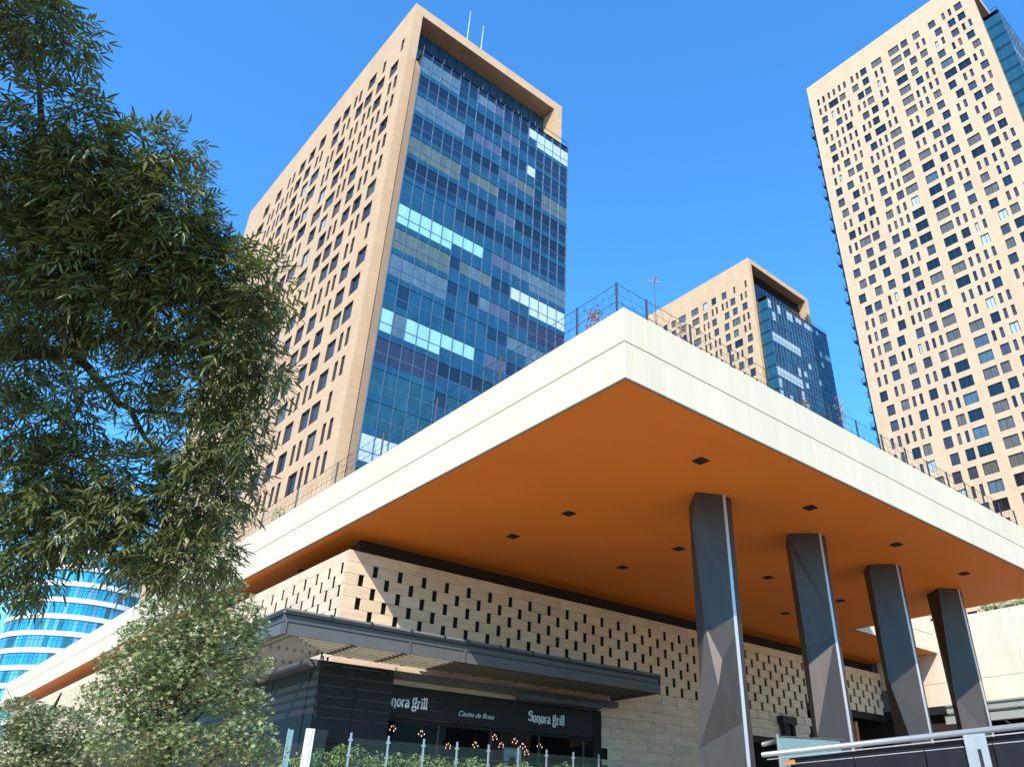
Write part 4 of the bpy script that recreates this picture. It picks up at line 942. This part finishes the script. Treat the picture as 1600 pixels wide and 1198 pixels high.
# ------------------------------------------------------------------ trees
TA = [(-0.57,4.63,4.38,0.30,0.20),(-0.35,4.48,4.27,0.22,0.22),(-0.50,4.74,4.17,0.14,0.09),(-0.13,4.81,3.91,0.30,0.22),(-0.30,5.22,3.87,0.25,0.19),(0.10,4.70,3.72,0.16,0.18),(0.35,4.71,3.85,0.25,0.19),(0.48,4.54,3.90,0.15,0.15),
(-0.08,5.26,3.65,0.38,0.25),(0.24,5.02,3.63,0.38,0.25),(0.54,4.75,3.63,0.30,0.25),(0.82,4.80,3.50,0.17,0.22),(0.06,5.47,3.32,0.38,0.25),(0.41,5.20,3.35,0.39,0.26),(0.76,5.02,3.38,0.35,0.26),(1.06,4.87,3.34,0.26,0.22),(1.28,4.74,3.27,0.20,0.22),
(0.16,5.65,3.00,0.34,0.21),(0.50,5.37,3.06,0.34,0.19),(0.88,5.18,3.09,0.31,0.20),(1.25,5.05,2.98,0.27,0.27),(1.44,4.98,2.82,0.18,0.27),(1.25,5.21,2.69,0.22,0.22),(1.50,5.15,2.46,0.18,0.22),(1.31,5.37,2.33,0.20,0.22),(0.23,5.82,2.65,0.21,0.21),(0.51,5.78,2.45,0.19,0.19),(0.40,5.95,2.33,0.25,0.21),
(0.52,6.06,1.99,0.29,0.25),(0.79,5.89,2.10,0.26,0.21),(1.05,5.76,2.05,0.22,0.26),(0.85,5.97,1.83,0.30,0.21),(0.62,6.15,1.64,0.21,0.21),(1.22,5.81,1.78,0.26,0.22),(1.42,5.58,2.00,0.24,0.26),(1.55,5.41,2.08,0.20,0.24),(1.50,5.21,2.33,0.15,0.20),(1.53,5.66,1.68,0.26,0.20),(1.31,5.85,1.57,0.19,0.13),(0.77,6.17,1.51,0.17,0.15),(0.66,6.21,1.41,0.10,0.12)]
# unseen crown added over and beside the camera, to shade the part in view
TA_out = [(-.9,4.3,4.9,.5,.3),(-1.5,4.0,4.9,.6,.4),(-.7,4.6,4.6,.3,.2),(-1.3,4.6,4.6,.6,.4),(-1.1,5.2,3.9,.5,.4),(-1.3,5.8,3.0,.55,.45),(-1.3,6.1,2.2,.5,.4),(-1.9,5.2,3.4,.6,.5),(-2.0,5.8,2.6,.5,.45)]
ra = random.Random(12)
def compound_leaf(mb, P, d, L_, rg, mi=0):
    """an ash leaf: a rachis with four pairs of lance-shaped leaflets and one at the tip"""
    d = d.normalized(); s_ = d.cross(Vector((rg.gauss(0,.3), rg.gauss(0,.3), 1))).normalized(); n = s_.cross(d).normalized()
    for k in range(9):
        if k == 8: base, dd, ll = 1.0, d, .46
        else:
            sd = 1 if k % 2 else -1; base = .22+.23*(k//2); dd = (d*.75+s_*sd*.8+n*rg.gauss(-.12,.16)); ll = .42-.03*(k//2)
        ll *= L_*rg.uniform(.8,1.15); dd = (dd+Vector((rg.gauss(0,.1), rg.gauss(0,.1), rg.gauss(-.16,.13)))).normalized()
        B_ = P+d*L_*base*.62+Vector((0,0,-.10*L_*base*base)); w = ll*.088
        sv = dd.cross(n+Vector((rg.gauss(0,.4), rg.gauss(0,.4), rg.gauss(0,.3)))).normalized(); nv = sv.cross(dd)
        i0 = len(mb.v)
        q = [B_, B_+dd*ll*.3+sv*w+nv*w*.4, B_+dd*ll*.68+sv*w*.75+nv*w*.2-Vector((0,0,.03*ll)), B_+dd*ll-Vector((0,0,.10*ll)), B_+dd*ll*.68-sv*w*.75+nv*w*.2-Vector((0,0,.03*ll)), B_+dd*ll*.3-sv*w+nv*w*.4, B_+dd*ll*.5]
        mb.v += [tuple(v) for v in q]; mb.f += [(i0,i0+1,i0+2,i0+6), (i0+6,i0+2,i0+3), (i0,i0+6,i0+4,i0+5), (i0+6,i0+3,i0+4)]; mb.m += [mi]*4
def sample(b_, rg):
    cx, cy, cz, a, c = b_
    while True:
        p = Vector((rg.uniform(-1,1), rg.uniform(-1,1), rg.uniform(-1,1)))
        if p.length < 1: break
    if rg.random() < .5 and p.length > .01: p = p.normalized()*rg.uniform(.75, 1.05)
    return Vector((cx+p.x*a, cy+p.y*a, cz+p.z*c)), p
TRK = Vector((-1.4, 6.4, GZ))
At = thing('ash_tree', 'dark dense tree with long narrow leaves filling the upper left of the picture', 'tree', TRK)
def limb(name, pts, r0_, r1_, par=At, org=TRK, mt='bark'):
    n = len(pts); pp = []
    for i in range(n-1):                    # soften the bends a little
        a, c = Vector(pts[i]), Vector(pts[i+1])
        for k in range(3): q = a.lerp(c, k/3); q += Vector((ra.gauss(0,.008), ra.gauss(0,.008), ra.gauss(0,.008))); pp.append(q)
    pp.append(Vector(pts[-1])); m = MB(); m.tube([p-org for p in pp], [r0_+(r1_-r0_)*i/(len(pp)-1) for i in range(len(pp))], 8); obj(name, m, M[mt], par, smooth=True)
limb('trunk', [TRK, (-1.35,6.45,.3), (-1.1,6.45,1.6), (-.9,6.35,2.4)], .17, .11)
limb('limb', [(-.9,6.35,2.4), (-.08,6.02,2.71), (.45,5.71,2.86), (.61,5.53,2.96), (1.07,5.25,2.92)], .075, .012)
limb('limb', [(.45,5.71,2.86), (.64,5.66,2.69), (.88,5.6,2.51), (1.1,5.6,2.29), (1.29,5.62,1.98)], .033, .008)
limb('limb', [(-.9,6.35,2.4), (-.3,5.9,3.0), (.0,5.5,3.3), (-.02,5.24,3.67), (-.19,4.94,3.9), (-.34,4.74,4.14)], .07, .010)
limb('limb', [(-1.1,6.45,1.6), (.21,6.54,1.87), (.61,6.15,2.0), (1.05,5.91,1.91), (1.4,5.75,1.8)], .04, .008)
limb('limb', [(-1.0,6.4,2.0), (-1.4,5.5,3.4), (-1.1,5.1,4.0), (-.76,4.96,4.29), (-.53,4.74,4.41), (-.38,4.68,4.35)], .06, .010)
limb('limb', [(-.02,5.24,3.67), (.32,5.02,3.63), (.5,4.73,3.82)], .022, .006); limb('limb', [(.61,5.53,2.96), (.87,5.11,3.21), (1.23,4.85,3.31)], .024, .006)
limb('limb', [(.88,5.6,2.51), (1.23,5.42,2.52), (1.46,5.22,2.57)], .016, .005); limb('limb', [(1.07,5.25,2.92), (1.3,5.1,2.85), (1.5,5.05,2.7)], .012, .005)
tot = sum(b_[3]**2*b_[4] for b_ in TA); tw = MB(); cand = []
DENS = 9300
TA += [(.62,5.62,2.66,.20,.13),(.92,5.50,2.72,.20,.15),(1.02,5.52,2.42,.13,.16),(.98,5.42,2.95,.2,.12),(.75,5.75,2.30,.12,.08),(1.14,5.60,2.18,.10,.12)]
TA = [(x, y, z, a*(.86 if z < 3.8 else .78), c*(.9 if z < 3.8 else .78)) for x, y, z, a, c in TA]
for bi, b_ in enumerate(TA):
    k = max(8, int(DENS*b_[3]**2*b_[4]/tot*1.0)); cc = Vector(b_[:3])
    for _ in range(k):
        P, p = sample(b_, ra)
        d = p*.8+Vector((ra.gauss(0,.45), ra.gauss(0,.45), ra.gauss(-.25,.4))); cand.append((P, d))
    for _ in range(7):
        P, p = sample(b_, ra); q0 = cc+Vector((ra.gauss(0,.05), ra.gauss(0,.05), -.5*b_[4])); tw.tube([q0-TRK, (q0.lerp(P,.5)+Vector((0,0,.02)))-TRK, P-TRK], [.006,.004,.002], 4, cap=False)
obj('twigs', tw, M['bark'], At, stuff=True)
cand.sort(key=lambda c: c[0].length)
rest = MB(); 
for i, (P, d) in enumerate(cand):
    if i < 300:
        m = MB(); compound_leaf(m, Vector((0,0,0)), d, ra.uniform(.17,.25), ra); o = link('leaf', m.mesh('leaf', M['leafA']), At, P-TRK)
    else: compound_leaf(rest, P-TRK, d, ra.uniform(.17,.25), ra)
tot2 = sum(b_[3]**2*b_[4] for b_ in TA_out)
for b_ in TA_out:
    for _ in range(int(1700*b_[3]**2*b_[4]/tot2)):
        P, p = sample(b_, ra); compound_leaf(rest, P-TRK, p+Vector((ra.gauss(0,.4), ra.gauss(0,.4), -.3)), ra.uniform(.22,.32), ra)
obj('foliage', rest, M['leafA'], At, stuff=True)

TB = [(3.54,11.49,3.42,0.23,0.27),(3.56,11.69,3.06,0.45,0.27),(3.31,11.85,2.73,0.62,0.31),(3.88,11.47,2.67,0.40,0.31),(3.10,11.98,2.38,0.69,0.30),(3.74,11.59,2.33,0.61,0.35),(4.13,11.32,2.47,0.27,0.22),(2.84,12.11,2.03,0.68,0.30),(3.56,11.72,1.91,0.68,0.34),(4.10,11.31,2.00,0.35,0.26),(2.72,12.09,1.62,0.66,0.33),(3.35,11.96,1.44,0.50,0.29),(3.90,11.55,1.61,0.51,0.25),(4.26,11.33,1.54,0.34,0.26),(2.89,11.91,1.10,0.64,0.32),(3.73,11.57,1.02,0.65,0.29),(4.21,11.18,1.10,0.45,0.33),(2.28,12.27,1.75,0.41,0.24),(4.47,11.10,0.92,0.33,0.21)]
TC = [(2.72,14.67,1.55,0.67,0.38),(2.27,14.73,1.69,0.47,0.33),(2.36,14.77,1.19,0.56,0.37),(3.01,14.65,1.14,0.66,0.33),(2.74,14.72,0.96,0.75,0.28)]
TB = [(x+(.28 if x < 2.9 else (.14 if x < 3.2 else 0)), y, z-(.06 if x < 3.2 else 0), a*.93, c*.92) for x, y, z, a, c in TB if x > 2.4]
TC = [(x, y, z-.18, a*.9, c*.85) for x, y, z, a, c in TC]
def star_tree(name, lab, base, blobs, n, size, top, seed, m1, redp):
    rg = random.Random(seed); t = thing(name, lab, 'tree', base); B_ = Vector(base)
    loc = [(b_[0]-B_.x, b_[1]-B_.y, b_[2]-B_.z, b_[3], b_[4]) for b_ in blobs]
    m = MB(); leaf_cloud(m, loc, n, size, 'star', rg, 2, redp)
    low = [(rg.uniform(-.9,.9), rg.uniform(-.7,.7), rg.uniform(1.2,2.0), .55, .35) for _ in range(6)]; leaf_cloud(m, low, n//8, size, 'star', rg, 2, redp)
    o = obj('foliage', m, [m1, M['leafR']], t, stuff=True)
    m = MB(); m.tube([(0,0,0), (.02,.0,1.5), (-.02,.02,3.0), (.08,0,top-GZ)], [.10,.075,.05,.012], 8); obj('trunk', m, M['bark'], t, smooth=True)
    m = MB()
    for b_ in loc:
        z0_ = max(1.0, b_[2]-.55-.25*abs(b_[0])); m.tube([(0,0,z0_), (b_[0]*.5,b_[1]*.5,(z0_+b_[2])/2+.02), (b_[0],b_[1],b_[2])], [.028,.016,.006], 6, cap=False)
        for _ in range(6):
            m.tube([(b_[0],b_[1],b_[2]), (b_[0]+rg.gauss(0,.6)*b_[3], b_[1]+rg.gauss(0,.6)*b_[3], b_[2]+rg.gauss(.1,.6)*b_[4])], [.006,.002], 4, cap=False)
    obj('branches', m, M['bark'], t, smooth=True)
    return t
star_tree('sweetgum_tree', 'pale green star-leaved tree with a few reddish leaves in front of the awning corner', (3.55, 11.95, GZ), TB, 17500, .078, 3.5, 31, M['leafB'], .012)
star_tree('young_tree', 'lighter small-leaved tree at the bottom left corner of the picture', (2.6, 14.75, GZ), TC, 9500, .072, 1.9, 32, M['leafC'], .01)
